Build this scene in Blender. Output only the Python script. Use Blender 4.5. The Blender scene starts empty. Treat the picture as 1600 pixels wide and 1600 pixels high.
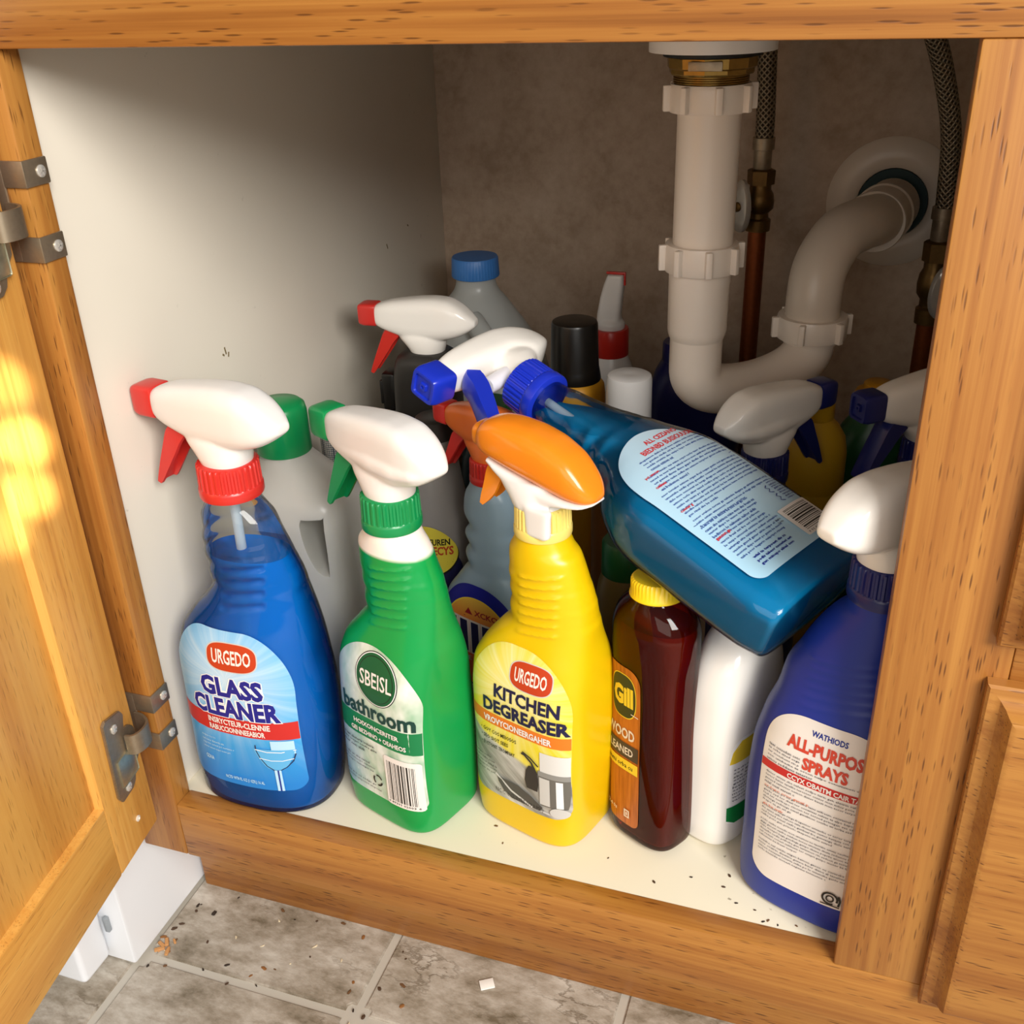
import bpy, bmesh, math, random
import numpy as np
from mathutils import Vector, Matrix
random.seed(7)
R = math.radians
SC = bpy.context.scene
COL = SC.collection

# ---------------------------------------------------------------- camera, light, exposure
cam_d = bpy.data.cameras.new('camera')
cam = bpy.data.objects.new('camera', cam_d)
COL.objects.link(cam)
SC.camera = cam
cam_d.sensor_width = 36.0
cam_d.lens = 36.0 * 1642.15 / 1600.0
cam_d.clip_start = 0.02
cam_d.clip_end = 60
cr = Vector((0.94632187, 0.32156037, -0.03276956))       # right
cd = Vector((0.12281498, -0.45149712, -0.88377985))      # image down
cf = Vector((-0.29898394, 0.83231561, -0.46675403))      # forward
m = Matrix(((cr.x, -cd.x, -cf.x, 0.4141419), (cr.y, -cd.y, -cf.y, -0.44070596),
            (cr.z, -cd.z, -cf.z, 0.51312796), (0, 0, 0, 1)))
cam.matrix_world = m

world = bpy.data.worlds.new('world')
SC.world = world
world.use_nodes = True
world.node_tree.nodes['Background'].inputs[0].default_value = (1.0, 0.94, 0.87, 1)
world.node_tree.nodes['Background'].inputs[1].default_value = 0.34


def look(o, tgt):
    d = Vector(tgt) - o.location
    o.rotation_euler = d.to_track_quat('-Z', 'Y').to_euler()


def area_light(name, loc, tgt, sx, sy, power, color):
    l = bpy.data.lights.new(name, 'AREA')
    l.shape = 'RECTANGLE'
    l.size = sx
    l.size_y = sy
    l.energy = power
    l.color = color
    o = bpy.data.objects.new(name, l)
    COL.objects.link(o)
    o.location = loc
    look(o, tgt)
    return o


area_light('window_light', (1.50, -1.35, 1.38), (0.12, 0.08, 0.14), 0.9, 1.0, 72, (1.0, 0.97, 0.92))
area_light('front_fill', (0.45, -2.0, 0.95), (0.25, 0.1, 0.25), 1.5, 1.1, 11, (1.0, 0.94, 0.86))  # added fill lamp, brightens the cabinet interior and pipes from the front


def spot(name, loc, tgt, energy, deg, blend, color):
    l = bpy.data.lights.new(name, 'SPOT')
    l.energy = energy
    l.spot_size = R(deg)
    l.spot_blend = blend
    l.shadow_soft_size = 0.004
    l.color = color
    o = bpy.data.objects.new(name, l)
    COL.objects.link(o)
    o.location = loc
    look(o, tgt)


SC.view_settings.view_transform = 'Standard'
SC.view_settings.look = 'None'
SC.view_settings.exposure = -0.1
SC.view_settings.gamma = 1.0
SC.view_settings.use_curve_mapping = False
SC.cycles.max_bounces = 14
SC.cycles.transparent_max_bounces = 24
SC.cycles.transmission_bounces = 10
SC.cycles.sample_clamp_indirect = 6.0

# ---------------------------------------------------------------- helpers


def tag(o, label=None, cat=None, group=None, kind=None):
    if label:
        o['label'] = label
    if cat:
        o['category'] = cat
    if group:
        o['group'] = group
    if kind:
        o['kind'] = kind
    return o


def thing(name, label, cat, loc=(0, 0, 0), rotz=0.0, group=None):
    o = bpy.data.objects.new(name, None)
    o.empty_display_size = 0.02
    COL.objects.link(o)
    o.location = loc
    o.rotation_euler = (0, 0, rotz)
    return tag(o, label, cat, group)


def setmats(me, mats):
    for mm in (mats if isinstance(mats, (list, tuple)) else [mats]):
        me.materials.append(mm)


def obj(name, bm, mats, parent=None, smooth=True, loc=None, sharp=40):
    me = bpy.data.meshes.new(name)
    bmesh.ops.recalc_face_normals(bm, faces=bm.faces)
    bm.to_mesh(me)
    bm.free()
    return objm(name, me, mats, parent, smooth, loc, sharp)


def objm(name, me, mats, parent=None, smooth=True, loc=None, sharp=40):
    setmats(me, mats)
    if smooth:
        me.polygons.foreach_set('use_smooth', [True] * len(me.polygons))
        if sharp:
            try:
                me.set_sharp_from_angle(angle=R(sharp))
            except Exception:
                pass
    o = bpy.data.objects.new(name, me)
    COL.objects.link(o)
    if parent:
        o.parent = parent
    if loc:
        o.location = loc
    return o


def add_box(bm, lo, hi, bevel=0.0, seg=2, mi=0, mat=None):
    sx, sy, sz = (hi[i] - lo[i] for i in range(3))
    c = [(hi[i] + lo[i]) / 2 for i in range(3)]
    M = Matrix.Translation(c) @ Matrix.Diagonal((sx, sy, sz, 1))
    r = bmesh.ops.create_cube(bm, size=1.0, matrix=M)
    vs = r['verts']
    fs = {f for v in vs for f in v.link_faces}
    if bevel > 0:
        es = list({e for v in vs for e in v.link_edges})
        b = bmesh.ops.bevel(bm, geom=es, offset=bevel, segments=seg, profile=0.5, affect='EDGES')
        vs = list({v for f in b['faces'] for v in f.verts} | {v for v in vs if v.is_valid})
        fs = {f for v in vs for f in v.link_faces}
    for f in fs:
        f.material_index = mi
    if mat is not None:
        bmesh.ops.transform(bm, matrix=mat, verts=list(vs))
    return vs


def box(name, lo, hi, mat, parent=None, bevel=0.001, seg=2):
    bm = bmesh.new()
    add_box(bm, lo, hi, bevel, seg)
    return obj(name, bm, mat, parent)


def loft(bm, rings, cap0=True, cap1=True, closed=True, mi=0):
    """rings: list of arrays of points with equal counts"""
    vr = [[bm.verts.new(p) for p in r] for r in rings]
    n = len(vr[0])
    for a, b in zip(vr[:-1], vr[1:]):
        for i in range(n if closed else n - 1):
            j = (i + 1) % n
            f = bm.faces.new((a[i], a[j], b[j], b[i]))
            f.material_index = mi
    if cap0:
        bm.faces.new(vr[0][::-1]).material_index = mi
    if cap1:
        bm.faces.new(vr[-1]).material_index = mi
    return vr


def sell(n, N):
    t = np.linspace(0, 2 * np.pi, N, endpoint=False)
    C, S = np.cos(t), np.sin(t)
    return np.sign(C) * np.abs(C) ** (2 / n), np.sign(S) * np.abs(S) ** (2 / n)


def lathe(bm, prof, N=40, c=(0, 0), z0=0.0, mi=0, cap0=True, cap1=True, ribs=0, ribd=0.0, ribz=None):
    """prof: list of (r,z)"""
    rings = []
    t = np.linspace(0, 2 * np.pi, N, endpoint=False)
    for r, z in prof:
        rr = np.full(N, r, float)
        if ribs and ribz[0] <= z <= ribz[1]:
            rr = rr + ribd * (np.clip(np.cos(t * ribs) * 2.0, -1, 1))
        rings.append(np.stack([c[0] + rr * np.cos(t), c[1] + rr * np.sin(t), np.full(N, z + z0)], 1))
    return loft(bm, rings, cap0, cap1, mi=mi)


def cr_path(pts, n):
    """Catmull-Rom resample"""
    P = np.array(pts, float)
    if len(P) < 3:
        t = np.linspace(0, 1, n)[:, None]
        return P[0] * (1 - t) + P[-1] * t
    Q = np.vstack([2 * P[0] - P[1], P, 2 * P[-1] - P[-2]])
    out = []
    m_ = len(P) - 1
    for k in range(n):
        u = k / (n - 1) * m_
        i = min(int(u), m_ - 1)
        t = u - i
        a, b, c, d = Q[i], Q[i + 1], Q[i + 2], Q[i + 3]
        out.append(0.5 * ((2 * b) + (-a + c) * t + (2 * a - 5 * b + 4 * c - d) * t * t + (-a + 3 * b - 3 * c + d) * t ** 3))
    return np.array(out)


def tube(bm, pts, r, N=24, n=None, caps=True, mi=0, uv=False):
    P = cr_path(pts, n) if n else np.array(pts, float)
    k = len(P)
    rad = np.interp(np.linspace(0, 1, k), np.linspace(0, 1, len(r)), r) if isinstance(r, (list, tuple)) else np.full(k, r)
    T = np.gradient(P, axis=0)
    T /= np.linalg.norm(T, axis=1)[:, None]
    u = np.array([0, 0, 1.0]) if abs(T[0][2]) < 0.9 else np.array([1.0, 0, 0])
    u = u - T[0] * (u @ T[0])
    u /= np.linalg.norm(u)
    rings = []
    t = np.linspace(0, 2 * np.pi, N, endpoint=False)
    for i in range(k):
        u = u - T[i] * (u @ T[i])
        u /= np.linalg.norm(u)
        v = np.cross(T[i], u)
        rings.append(P[i] + rad[i] * (np.cos(t)[:, None] * u + np.sin(t)[:, None] * v))
    vr = loft(bm, rings, caps, caps, mi=mi)
    if uv:
        L = bm.loops.layers.uv.verify()
        idx = {}
        acc = 0.0
        for i, ring in enumerate(vr):
            if i:
                acc += np.linalg.norm(P[i] - P[i - 1])
            for j, vv in enumerate(ring):
                idx[vv] = (j / N, acc)
        for f in bm.faces:
            us = [idx[l.vert][0] for l in f.loops if l.vert in idx]
            wrap = us and max(us) - min(us) > 0.5
            for l in f.loops:
                if l.vert in idx:
                    a, b = idx[l.vert]
                    l[L].uv = (a + 1 if wrap and a < 0.5 else a, b)
    return vr


def remeshed(bm, voxel, smooth_it=6):
    """voxel-fuse the solids in bm into one smooth skin and return a mesh"""
    me = bpy.data.meshes.new('tmp')
    bmesh.ops.recalc_face_normals(bm, faces=bm.faces)
    bm.to_mesh(me)
    bm.free()
    o = bpy.data.objects.new('tmp', me)
    COL.objects.link(o)
    md = o.modifiers.new('r', 'REMESH')
    md.mode = 'VOXEL'
    md.voxel_size = voxel
    if smooth_it:
        sm = o.modifiers.new('s', 'SMOOTH')
        sm.iterations = smooth_it
        sm.factor = 0.5
    dg = bpy.context.evaluated_depsgraph_get()
    out = bpy.data.meshes.new_from_object(o.evaluated_get(dg))
    bpy.data.objects.remove(o)
    bpy.data.meshes.remove(me)
    return out


def booled(me, cutters):
    o = bpy.data.objects.new('tmp', me)
    COL.objects.link(o)
    tmp = []
    for cbm in cutters:
        cm = bpy.data.meshes.new('c')
        bmesh.ops.recalc_face_normals(cbm, faces=cbm.faces)
        cbm.to_mesh(cm)
        cbm.free()
        co = bpy.data.objects.new('c', cm)
        COL.objects.link(co)
        md = o.modifiers.new('b', 'BOOLEAN')
        md.operation = 'DIFFERENCE'
        md.object = co
        md.solver = 'EXACT'
        tmp.append(co)
    dg = bpy.context.evaluated_depsgraph_get()
    out = bpy.data.meshes.new_from_object(o.evaluated_get(dg))
    for t_ in tmp:
        bpy.data.objects.remove(t_)
    bpy.data.objects.remove(o)
    return out


# ---------------------------------------------------------------- materials
def lin(h):
    h = h.lstrip('#')
    c = [int(h[i:i + 2], 16) / 255 for i in (0, 2, 4)]
    return tuple(x / 12.92 if x <= 0.04045 else ((x + 0.055) / 1.055) ** 2.4 for x in c) + (1,)


class NT:
    def __init__(s, name):
        s.m = bpy.data.materials.new(name)
        s.m.use_nodes = True
        s.t = s.m.node_tree
        s.t.nodes.clear()
        s.out = s.n('ShaderNodeOutputMaterial')

    def n(s, typ, **kw):
        nd = s.t.nodes.new(typ)
        for k, v in kw.items():
            if k.startswith('i_'):
                nd.inputs[k[2:].replace('_', ' ')].default_value = v
            else:
                setattr(nd, k, v)
        return nd

    def l(s, a, b):
        s.t.links.new(a, b)

    def math(s, op, a, b=None, c=None, clamp=False):
        nd = s.n('ShaderNodeMath', operation=op)
        nd.use_clamp = clamp
        for i, v in enumerate((a, b, c)):
            if v is None:
                continue
            if isinstance(v, (int, float)):
                nd.inputs[i].default_value = v
            else:
                s.l(v, nd.inputs[i])
        return nd.outputs[0]

    def mix(s, fac, a, b, blend='MIX'):
        nd = s.n('ShaderNodeMix', data_type='RGBA', blend_type=blend)
        for sock, v in ((nd.inputs['Factor'], fac), (nd.inputs['A'], a), (nd.inputs['B'], b)):
            pass
        for idx, v in ((0, fac), (6, a), (7, b)):
            if isinstance(v, (int, float)):
                nd.inputs[idx].default_value = v
            elif isinstance(v, tuple):
                nd.inputs[idx].default_value = v
            else:
                s.l(v, nd.inputs[idx])
        return nd.outputs[2]

    def ramp(s, fac, stops, interp='LINEAR'):
        nd = s.n('ShaderNodeValToRGB')
        nd.color_ramp.interpolation = interp
        e = nd.color_ramp.elements
        while len(e) < len(stops):
            e.new(0.5)
        for el, (p, c) in zip(e, stops):
            el.position = p
            el.color = c
        s.l(fac, nd.inputs[0])
        return nd.outputs[0]

    def noise(s, vec, scale, detail=3.0, rough=0.5, out=0):
        nd = s.n('ShaderNodeTexNoise')
        nd.inputs['Scale'].default_value = scale
        nd.inputs['Detail'].default_value = detail
        nd.inputs['Roughness'].default_value = rough
        if vec is not None:
            s.l(vec, nd.inputs['Vector'])
        return nd.outputs[out]

    def bsdf(s, **kw):
        nd = s.n('ShaderNodeBsdfPrincipled')
        for k, v in kw.items():
            k = k.replace('_', ' ')
            if isinstance(v, bpy.types.NodeSocket):
                s.l(v, nd.inputs[k])
            else:
                nd.inputs[k].default_value = v
        return nd

    def done(s, sh):
        s.l(sh, s.out.inputs['Surface'])
        return s.m


def plastic(name, col, rough=0.3, sss=0.0, spec=0.5, coat=0.0, rad=(1, 1, 1), sscale=0.01, trans=0.0):
    t = NT(name)
    b = t.bsdf(Base_Color=lin(col), Roughness=rough, Specular_IOR_Level=spec)
    if sss:
        b.inputs['Subsurface Weight'].default_value = sss
        b.inputs['Subsurface Radius'].default_value = rad
        b.inputs['Subsurface Scale'].default_value = sscale
    if coat:
        b.inputs['Coat Weight'].default_value = coat
        b.inputs['Coat Roughness'].default_value = 0.08
    if trans:
        b.inputs['Transmission Weight'].default_value = trans
    return t.done(b.outputs[0])


def metal(name, col, rough=0.35, bump=0.0):
    t = NT(name)
    tc = t.n('ShaderNodeTexCoord')
    nz = t.noise(tc.outputs['Object'], 260, 4)
    c = t.mix(nz, lin(col), tuple(x * 0.62 for x in lin(col)[:3]) + (1,))
    rr = t.math('MULTIPLY_ADD', nz, 0.25, rough - 0.1)
    b = t.bsdf(Base_Color=c, Metallic=0.85, Roughness=rr)
    if bump:
        bp = t.n('ShaderNodeBump')
        bp.inputs['Strength'].default_value = bump
        bp.inputs['Distance'].default_value = 0.0004
        t.l(nz, bp.inputs['Height'])
        t.l(bp.outputs[0], b.inputs['Normal'])
    return t.done(b.outputs[0])


def clear_shell(name, tint='#f4f6f6', rough=0.04, ior=1.45):
    t = NT(name)
    tr = t.n('ShaderNodeBsdfTransparent')
    tr.inputs[0].default_value = lin(tint)
    gl = t.n('ShaderNodeBsdfGlossy')
    gl.inputs['Roughness'].default_value = rough
    fr = t.n('ShaderNodeFresnel')
    fr.inputs[0].default_value = ior
    f = t.math('MULTIPLY', fr.outputs[0], 0.9)
    mx = t.n('ShaderNodeMixShader')
    t.l(f, mx.inputs[0])
    t.l(tr.outputs[0], mx.inputs[1])
    t.l(gl.outputs[0], mx.inputs[2])
    return t.done(mx.outputs[0])


def liquid(name, col, diffc, mixf=0.4, rough=0.0, ior=1.33, dens=0.0):
    t = NT(name)
    g = t.n('ShaderNodeBsdfRefraction')
    g.inputs['Color'].default_value = lin(col)
    g.inputs['IOR'].default_value = ior
    g.inputs['Roughness'].default_value = rough
    d = t.n('ShaderNodeBsdfDiffuse')
    d.inputs[0].default_value = lin(diffc)
    tl = t.n('ShaderNodeBsdfTranslucent')
    tl.inputs[0].default_value = lin(diffc)
    m1 = t.n('ShaderNodeMixShader')
    m1.inputs[0].default_value = 0.3
    t.l(d.outputs[0], m1.inputs[1])
    t.l(tl.outputs[0], m1.inputs[2])
    m2 = t.n('ShaderNodeMixShader')
    m2.inputs[0].default_value = mixf
    t.l(g.outputs[0], m2.inputs[1])
    t.l(m1.outputs[0], m2.inputs[2])
    gl = t.n('ShaderNodeBsdfGlossy')
    gl.inputs['Roughness'].default_value = 0.05
    fr = t.n('ShaderNodeFresnel')
    fr.inputs[0].default_value = 1.2
    m3 = t.n('ShaderNodeMixShader')
    t.l(fr.outputs[0], m3.inputs[0])
    t.l(m2.outputs[0], m3.inputs[1])
    t.l(gl.outputs[0], m3.inputs[2])
    return t.done(m3.outputs[0])


def hdpe(name, col, mixf=0.35, rough=0.28):
    """milky translucent bottle plastic"""
    t = NT(name)
    b = t.bsdf(Base_Color=lin(col), Roughness=rough)
    b.inputs['Subsurface Weight'].default_value = 0.4
    b.inputs['Subsurface Radius'].default_value = (1, 1, 1)
    b.inputs['Subsurface Scale'].default_value = 0.012
    tl = t.n('ShaderNodeBsdfTranslucent')
    tl.inputs[0].default_value = lin(col)
    mx = t.n('ShaderNodeMixShader')
    mx.inputs[0].default_value = mixf
    t.l(b.outputs[0], mx.inputs[1])
    t.l(tl.outputs[0], mx.inputs[2])
    return t.done(mx.outputs[0])


def wood(name, axis, light, mid, dark, pores=1.0, gscale=1.0, rough=0.42):
    t = NT(name)
    tc = t.n('ShaderNodeTexCoord')
    oi = t.n('ShaderNodeObjectInfo')
    mul = t.math('MULTIPLY', oi.outputs['Random'], 37.0)
    cmb = t.n('ShaderNodeCombineXYZ')
    for k in range(3):
        t.l(mul, cmb.inputs[k])
    add = t.n('ShaderNodeVectorMath', operation='ADD')
    t.l(tc.outputs['Object'], add.inputs[0])
    t.l(cmb.outputs[0], add.inputs[1])

    def mapped(sa, sg):
        mp = t.n('ShaderNodeMapping')
        s = [sa, sa, sa]
        s['xyz'.index(axis)] = sg
        mp.inputs['Scale'].default_value = s
        t.l(add.outputs[0], mp.inputs[0])
        return mp.outputs[0]
    # wavy grain displacement
    broad = t.noise(mapped(16 * gscale, 1.6), 1.0, 4, 0.6)
    fine = t.noise(mapped(170 * gscale, 5.0), 1.0, 4, 0.6)
    figure = t.noise(mapped(45 * gscale, 2.4), 1.0, 2, 0.5)
    streak = t.noise(mapped(330 * gscale, 2.2), 1.0, 3, 0.65)
    a = t.math('MULTIPLY_ADD', figure, 0.34, t.math('MULTIPLY', broad, 0.42))
    a = t.math('MULTIPLY_ADD', fine, 0.24, a)
    a = t.math('MULTIPLY_ADD', streak, 0.30, a)
    c = t.ramp(a, [(0.47, lin(dark)), (0.60, lin(mid)), (0.73, lin(light)), (0.9, lin(mid))])
    # open pores: short dark dashes along the grain
    vo = t.n('ShaderNodeTexVoronoi', feature='F1')
    vo.inputs['Scale'].default_value = 1.0
    t.l(mapped(560 * gscale, 52), vo.inputs['Vector'])
    dash = t.math('SUBTRACT', 1.0, t.math('SMOOTH_MIN', t.math('MULTIPLY', vo.outputs['Distance'], 3.6), 1.0, 0.2))
    dash = t.math('MULTIPLY', dash, 2.2, clamp=True)
    cl = t.noise(mapped(60 * gscale, 6), 1.0, 2)
    cl = t.math('MULTIPLY_ADD', cl, 3.6, -1.0, clamp=True)
    dash = t.math('MULTIPLY', t.math('MULTIPLY', dash, cl), 0.85 * pores)
    c2 = t.mix(dash, c, tuple(x * 0.55 for x in lin(dark)[:3]) + (1,))
    bp = t.n('ShaderNodeBump')
    bp.inputs['Strength'].default_value = 0.25
    bp.inputs['Distance'].default_value = 0.0006
    t.l(t.math('SUBTRACT', 1.0, dash), bp.inputs['Height'])
    b = t.bsdf(Base_Color=c2, Roughness=rough)
    b.inputs['Coat Weight'].default_value = 0.12
    b.inputs['Coat Roughness'].default_value = 0.3
    t.l(bp.outputs[0], b.inputs['Normal'])
    return t.done(b.outputs[0])


OAK = ('#b27b38', '#9b6228', '#784417')
OAKX = wood('oak_grain_x', 'x', *OAK)
OAKZ = wood('oak_grain_z', 'z', *OAK)
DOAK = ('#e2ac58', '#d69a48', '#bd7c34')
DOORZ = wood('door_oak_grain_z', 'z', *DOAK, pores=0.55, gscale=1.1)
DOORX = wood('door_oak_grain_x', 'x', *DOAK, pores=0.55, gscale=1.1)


def painted(name, col, col2, speck='#5a4a2c', rough=0.45, dirt=0.5, thr=0.72):
    t = NT(name)
    tc = t.n('ShaderNodeTexCoord')
    n1 = t.noise(tc.outputs['Object'], 7, 4)
    c = t.mix(t.math('MULTIPLY', n1, 0.8), lin(col), lin(col2))
    n2 = t.noise(tc.outputs['Object'], 150, 2)
    n3 = t.noise(tc.outputs['Object'], 9, 1)
    sp = t.math('MULTIPLY', t.math('MULTIPLY_ADD', n2, 14, -14 * thr, clamp=True), t.math('MULTIPLY_ADD', n3, 4, -1.9, clamp=True))
    c = t.mix(t.math('MULTIPLY', sp, dirt), c, lin(speck))
    b = t.bsdf(Base_Color=c, Roughness=rough)
    return t.done(b.outputs[0])


CREAM = painted('cream_melamine', '#e2dbcd', '#d8cfbf')
SHELF = painted('cream_shelf', '#e0d9c4', '#d6cdb6', dirt=0.85, thr=0.70)


def backwall_mat():
    t = NT('mottled_beige_board')
    tc = t.n('ShaderNodeTexCoord')
    n1 = t.noise(tc.outputs['Object'], 22, 6, 0.7)
    n2 = t.noise(tc.outputs['Object'], 120, 3, 0.6)
    a = t.math('MULTIPLY_ADD', n2, 0.35, t.math('MULTIPLY', n1, 0.75))
    c = t.ramp(a, [(0.38, lin('#a48d77')), (0.55, lin('#b7a18c')), (0.72, lin('#c5b19d'))])
    b = t.bsdf(Base_Color=c, Roughness=0.6)
    return t.done(b.outputs[0])


BACKM = backwall_mat()


def tile_mat():
    t = NT('stone_pattern_vinyl')
    tc = t.n('ShaderNodeTexCoord')
    oi = t.n('ShaderNodeObjectInfo')
    cmb = t.n('ShaderNodeCombineXYZ')
    t.l(t.math('MULTIPLY', oi.outputs['Random'], 11.0), cmb.inputs[0])
    t.l(t.math('MULTIPLY', oi.outputs['Random'], 7.0), cmb.inputs[1])
    add = t.n('ShaderNodeVectorMath', operation='ADD')
    t.l(tc.outputs['Object'], add.inputs[0])
    t.l(cmb.outputs[0], add.inputs[1])
    mp = t.n('ShaderNodeMapping')
    mp.inputs['Scale'].default_value = (1.0, 1.9, 1.0)
    mp.inputs['Rotation'].default_value = (0, 0, 0.5)
    t.l(add.outputs[0], mp.inputs[0])
    v = mp.outputs[0]
    n1 = t.noise(v, 16, 8, 0.72)
    n2 = t.noise(v, 46, 6, 0.7)
    a = t.math('MULTIPLY_ADD', n2, 0.4, t.math('MULTIPLY', n1, 0.75))
    c = t.ramp(a, [(0.42, lin('#6f6452')), (0.52, lin('#958a7a')), (0.60, lin('#aca294')), (0.72, lin('#c8c1b5'))])
    n3 = t.noise(v, 24, 5, 0.6)
    crack = t.math('SUBTRACT', 1.0, t.math('MULTIPLY', t.math('ABSOLUTE', t.math('SUBTRACT', n3, 0.5)), 34.0), clamp=True)
    gate = t.math('MULTIPLY_ADD', t.noise(v, 12, 2), 5, -2.4, clamp=True)
    ck = t.math('MULTIPLY', crack, gate)
    c = t.mix(t.math('MULTIPLY', ck, 0.75), c, lin('#5f5240'))
    bp = t.n('ShaderNodeBump')
    bp.inputs['Strength'].default_value = 0.5
    bp.inputs['Distance'].default_value = 0.0012
    t.l(t.math('SUBTRACT', a, t.math('MULTIPLY', ck, 0.4)), bp.inputs['Height'])
    b = t.bsdf(Base_Color=c, Roughness=0.5)
    t.l(bp.outputs[0], b.inputs['Normal'])
    return t.done(b.outputs[0])


TILE = tile_mat()
GROUT = painted('grey_grout', '#c4beb2', '#b2ab9e', dirt=0.4)
WHITEPL = plastic('white_plastic', '#e8e6e4', 0.3, sss=0.15, sscale=0.004)
WHITEGL = plastic('white_gloss_plastic', '#f3efe8', 0.16, sss=0.1, sscale=0.004)
APPL = plastic('white_enamel', '#eef1f6', 0.35)
RED = plastic('red_plastic', '#cb2f29', 0.3, sss=0.1, sscale=0.003)
DRED = plastic('deep_red_plastic', '#c22a20', 0.3)
GREEN = plastic('green_plastic', '#0f8a4c', 0.3, sss=0.1, sscale=0.003)
ORANGE = plastic('orange_plastic', '#f08a1e', 0.2, sss=0.2, rad=(1, .5, .1), sscale=0.004)
ORANGE2 = plastic('translucent_orange_plastic', '#e0702a', 0.3, sss=0.3, rad=(1, .4, .1), sscale=0.005)
ROYAL = plastic('royal_blue_plastic', '#1c34c0', 0.28, sss=0.05, sscale=0.003)
NAVY = plastic('navy_plastic', '#1c2263', 0.3)
NAVYBODY = plastic('navy_bottle_plastic', '#162f92', 0.42)
BLUECAP = plastic('sky_blue_plastic', '#3b78c0', 0.4)
BLACK = plastic('black_plastic', '#161412', 0.3)
BLACKM = plastic('worn_black_plastic', '#2a2724', 0.45)
YELLOW = plastic('yellow_bottle_plastic', '#e3bd06', 0.3, sss=0.25, rad=(1, .8, .1), sscale=0.006)
PALEYEL = plastic('pale_yellow_plastic', '#f0d878', 0.3, sss=0.2, rad=(1, .8, .3), sscale=0.004)
CAPYEL = plastic('yellow_cap_plastic', '#f6d21e', 0.35)
OCHRE = plastic('ochre_plastic', '#d2961e', 0.4)
YELBODY = plastic('mustard_bottle_plastic', '#c99b1c', 0.4)
DKGREEN = plastic('dark_green_plastic', '#17572a', 0.35)
TEALDK = plastic('dark_teal_plastic', '#12313a', 0.35)
PVC = plastic('pvc_white', '#ebdfd2', 0.3, sss=0.05, sscale=0.003)
PVC2 = plastic('pvc_cream', '#d9cbbb', 0.35)
BRASS = metal('brass', '#b08d4a', 0.3)
STEEL = metal('brushed_nickel', '#b5a58e', 0.42, 0.15)
CHROME = plastic('dull_chrome', '#c9c5be', 0.2)
CHROME.node_tree.nodes['Principled BSDF'].inputs['Metallic'].default_value = 0.45
BRONZE = metal('aged_brass', '#7d6036', 0.4)
COPPER = metal('copper_pipe_metal', '#a0562e', 0.4)
RUBBER = plastic('black_rubber', '#12100e', 0.6)
CLEAR = clear_shell('clear_bottle_plastic')
CLEAR2 = clear_shell('clear_bottle_plastic_soft', '#eef4f6', 0.08)
BLUELIQ = liquid('blue_cleaner_liquid', '#b0deff', '#0a90ff', 0.68)
TEALLIQ = liquid('teal_blue_cleaner_liquid', '#b4ecff', '#14b2f4', 0.60)
AMBERLIQ = liquid('amber_liquid', '#eaa868', '#a04e1e', 0.55)
AMBERSH = clear_shell('amber_clear_plastic', '#d88a4c', 0.05)
JUGM = hdpe('milky_jug_plastic', '#d9d8d2')
JUGB = hdpe('milky_grey_jug_plastic', '#cdd0cd')
GREYB = hdpe('grey_translucent_plastic', '#a39e9a')
PALEBLUE = hdpe('pale_blue_translucent_plastic', '#a9c3d2', 0.3)
OLIVE = hdpe('olive_translucent_plastic', '#7d6a3c', 0.2)
TUBEM = hdpe('milky_dip_tube', '#cfe0ee', 0.4)
BROWNB = plastic('brown_bottle_plastic', '#7a4c24', 0.3)


def fill_green():
    t = NT('milky_plastic_filled_green')
    tc = t.n('ShaderNodeTexCoord')
    sp = t.n('ShaderNodeSeparateXYZ')
    t.l(tc.outputs['Object'], sp.inputs[0])
    f = t.math('MULTIPLY_ADD', sp.outputs[2], 420.0, -420.0 * 0.1985, clamp=True)
    c = t.mix(f, lin('#0b9849'), lin('#f3ede4'))
    b = t.bsdf(Base_Color=c, Roughness=0.25)
    b.inputs['Subsurface Weight'].default_value = 0.35
    b.inputs['Subsurface Radius'].default_value = (0.3, 1, 0.5)
    b.inputs['Subsurface Scale'].default_value = 0.008
    return t.done(b.outputs[0])


GREENBODY = fill_green()


def braid():
    t = NT('braided_steel')
    uv = t.n('ShaderNodeUVMap')
    sp = t.n('ShaderNodeSeparateXYZ')
    t.l(uv.outputs[0], sp.inputs[0])
    u = t.math('MULTIPLY', sp.outputs[0], 20.0)
    v = t.math('MULTIPLY', sp.outputs[1], 420.0)
    s1 = t.math('SINE', t.math('MULTIPLY', t.math('ADD', u, v), 3.14159))
    s2 = t.math('SINE', t.math('MULTIPLY', t.math('SUBTRACT', u, v), 3.14159))
    h = t.math('MAXIMUM', s1, s2)
    c = t.ramp(t.math('MULTIPLY_ADD', h, 0.5, 0.5), [(0.3, lin('#4a4236')), (0.95, lin('#a39680'))])
    bp = t.n('ShaderNodeBump')
    bp.inputs['Strength'].default_value = 0.8
    bp.inputs['Distance'].default_value = 0.0006
    t.l(h, bp.inputs['Height'])
    b = t.bsdf(Base_Color=c, Metallic=0.8, Roughness=0.42)
    t.l(bp.outputs[0], b.inputs['Normal'])
    return t.done(b.outputs[0])


BRAID = braid()


def flat(name, col, rough=0.4):
    return plastic('print_' + name, col, rough)


def uvgrad(name, build, rough=0.3):
    """label art: build(nt,u,v)->colour socket, from the label's own UV"""
    t = NT('print_' + name)
    uv = t.n('ShaderNodeUVMap')
    sp = t.n('ShaderNodeSeparateXYZ')
    t.l(uv.outputs[0], sp.inputs[0])
    c = build(t, sp.outputs[0], sp.outputs[1])
    b = t.bsdf(Base_Color=c, Roughness=rough)
    return t.done(b.outputs[0])


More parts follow.
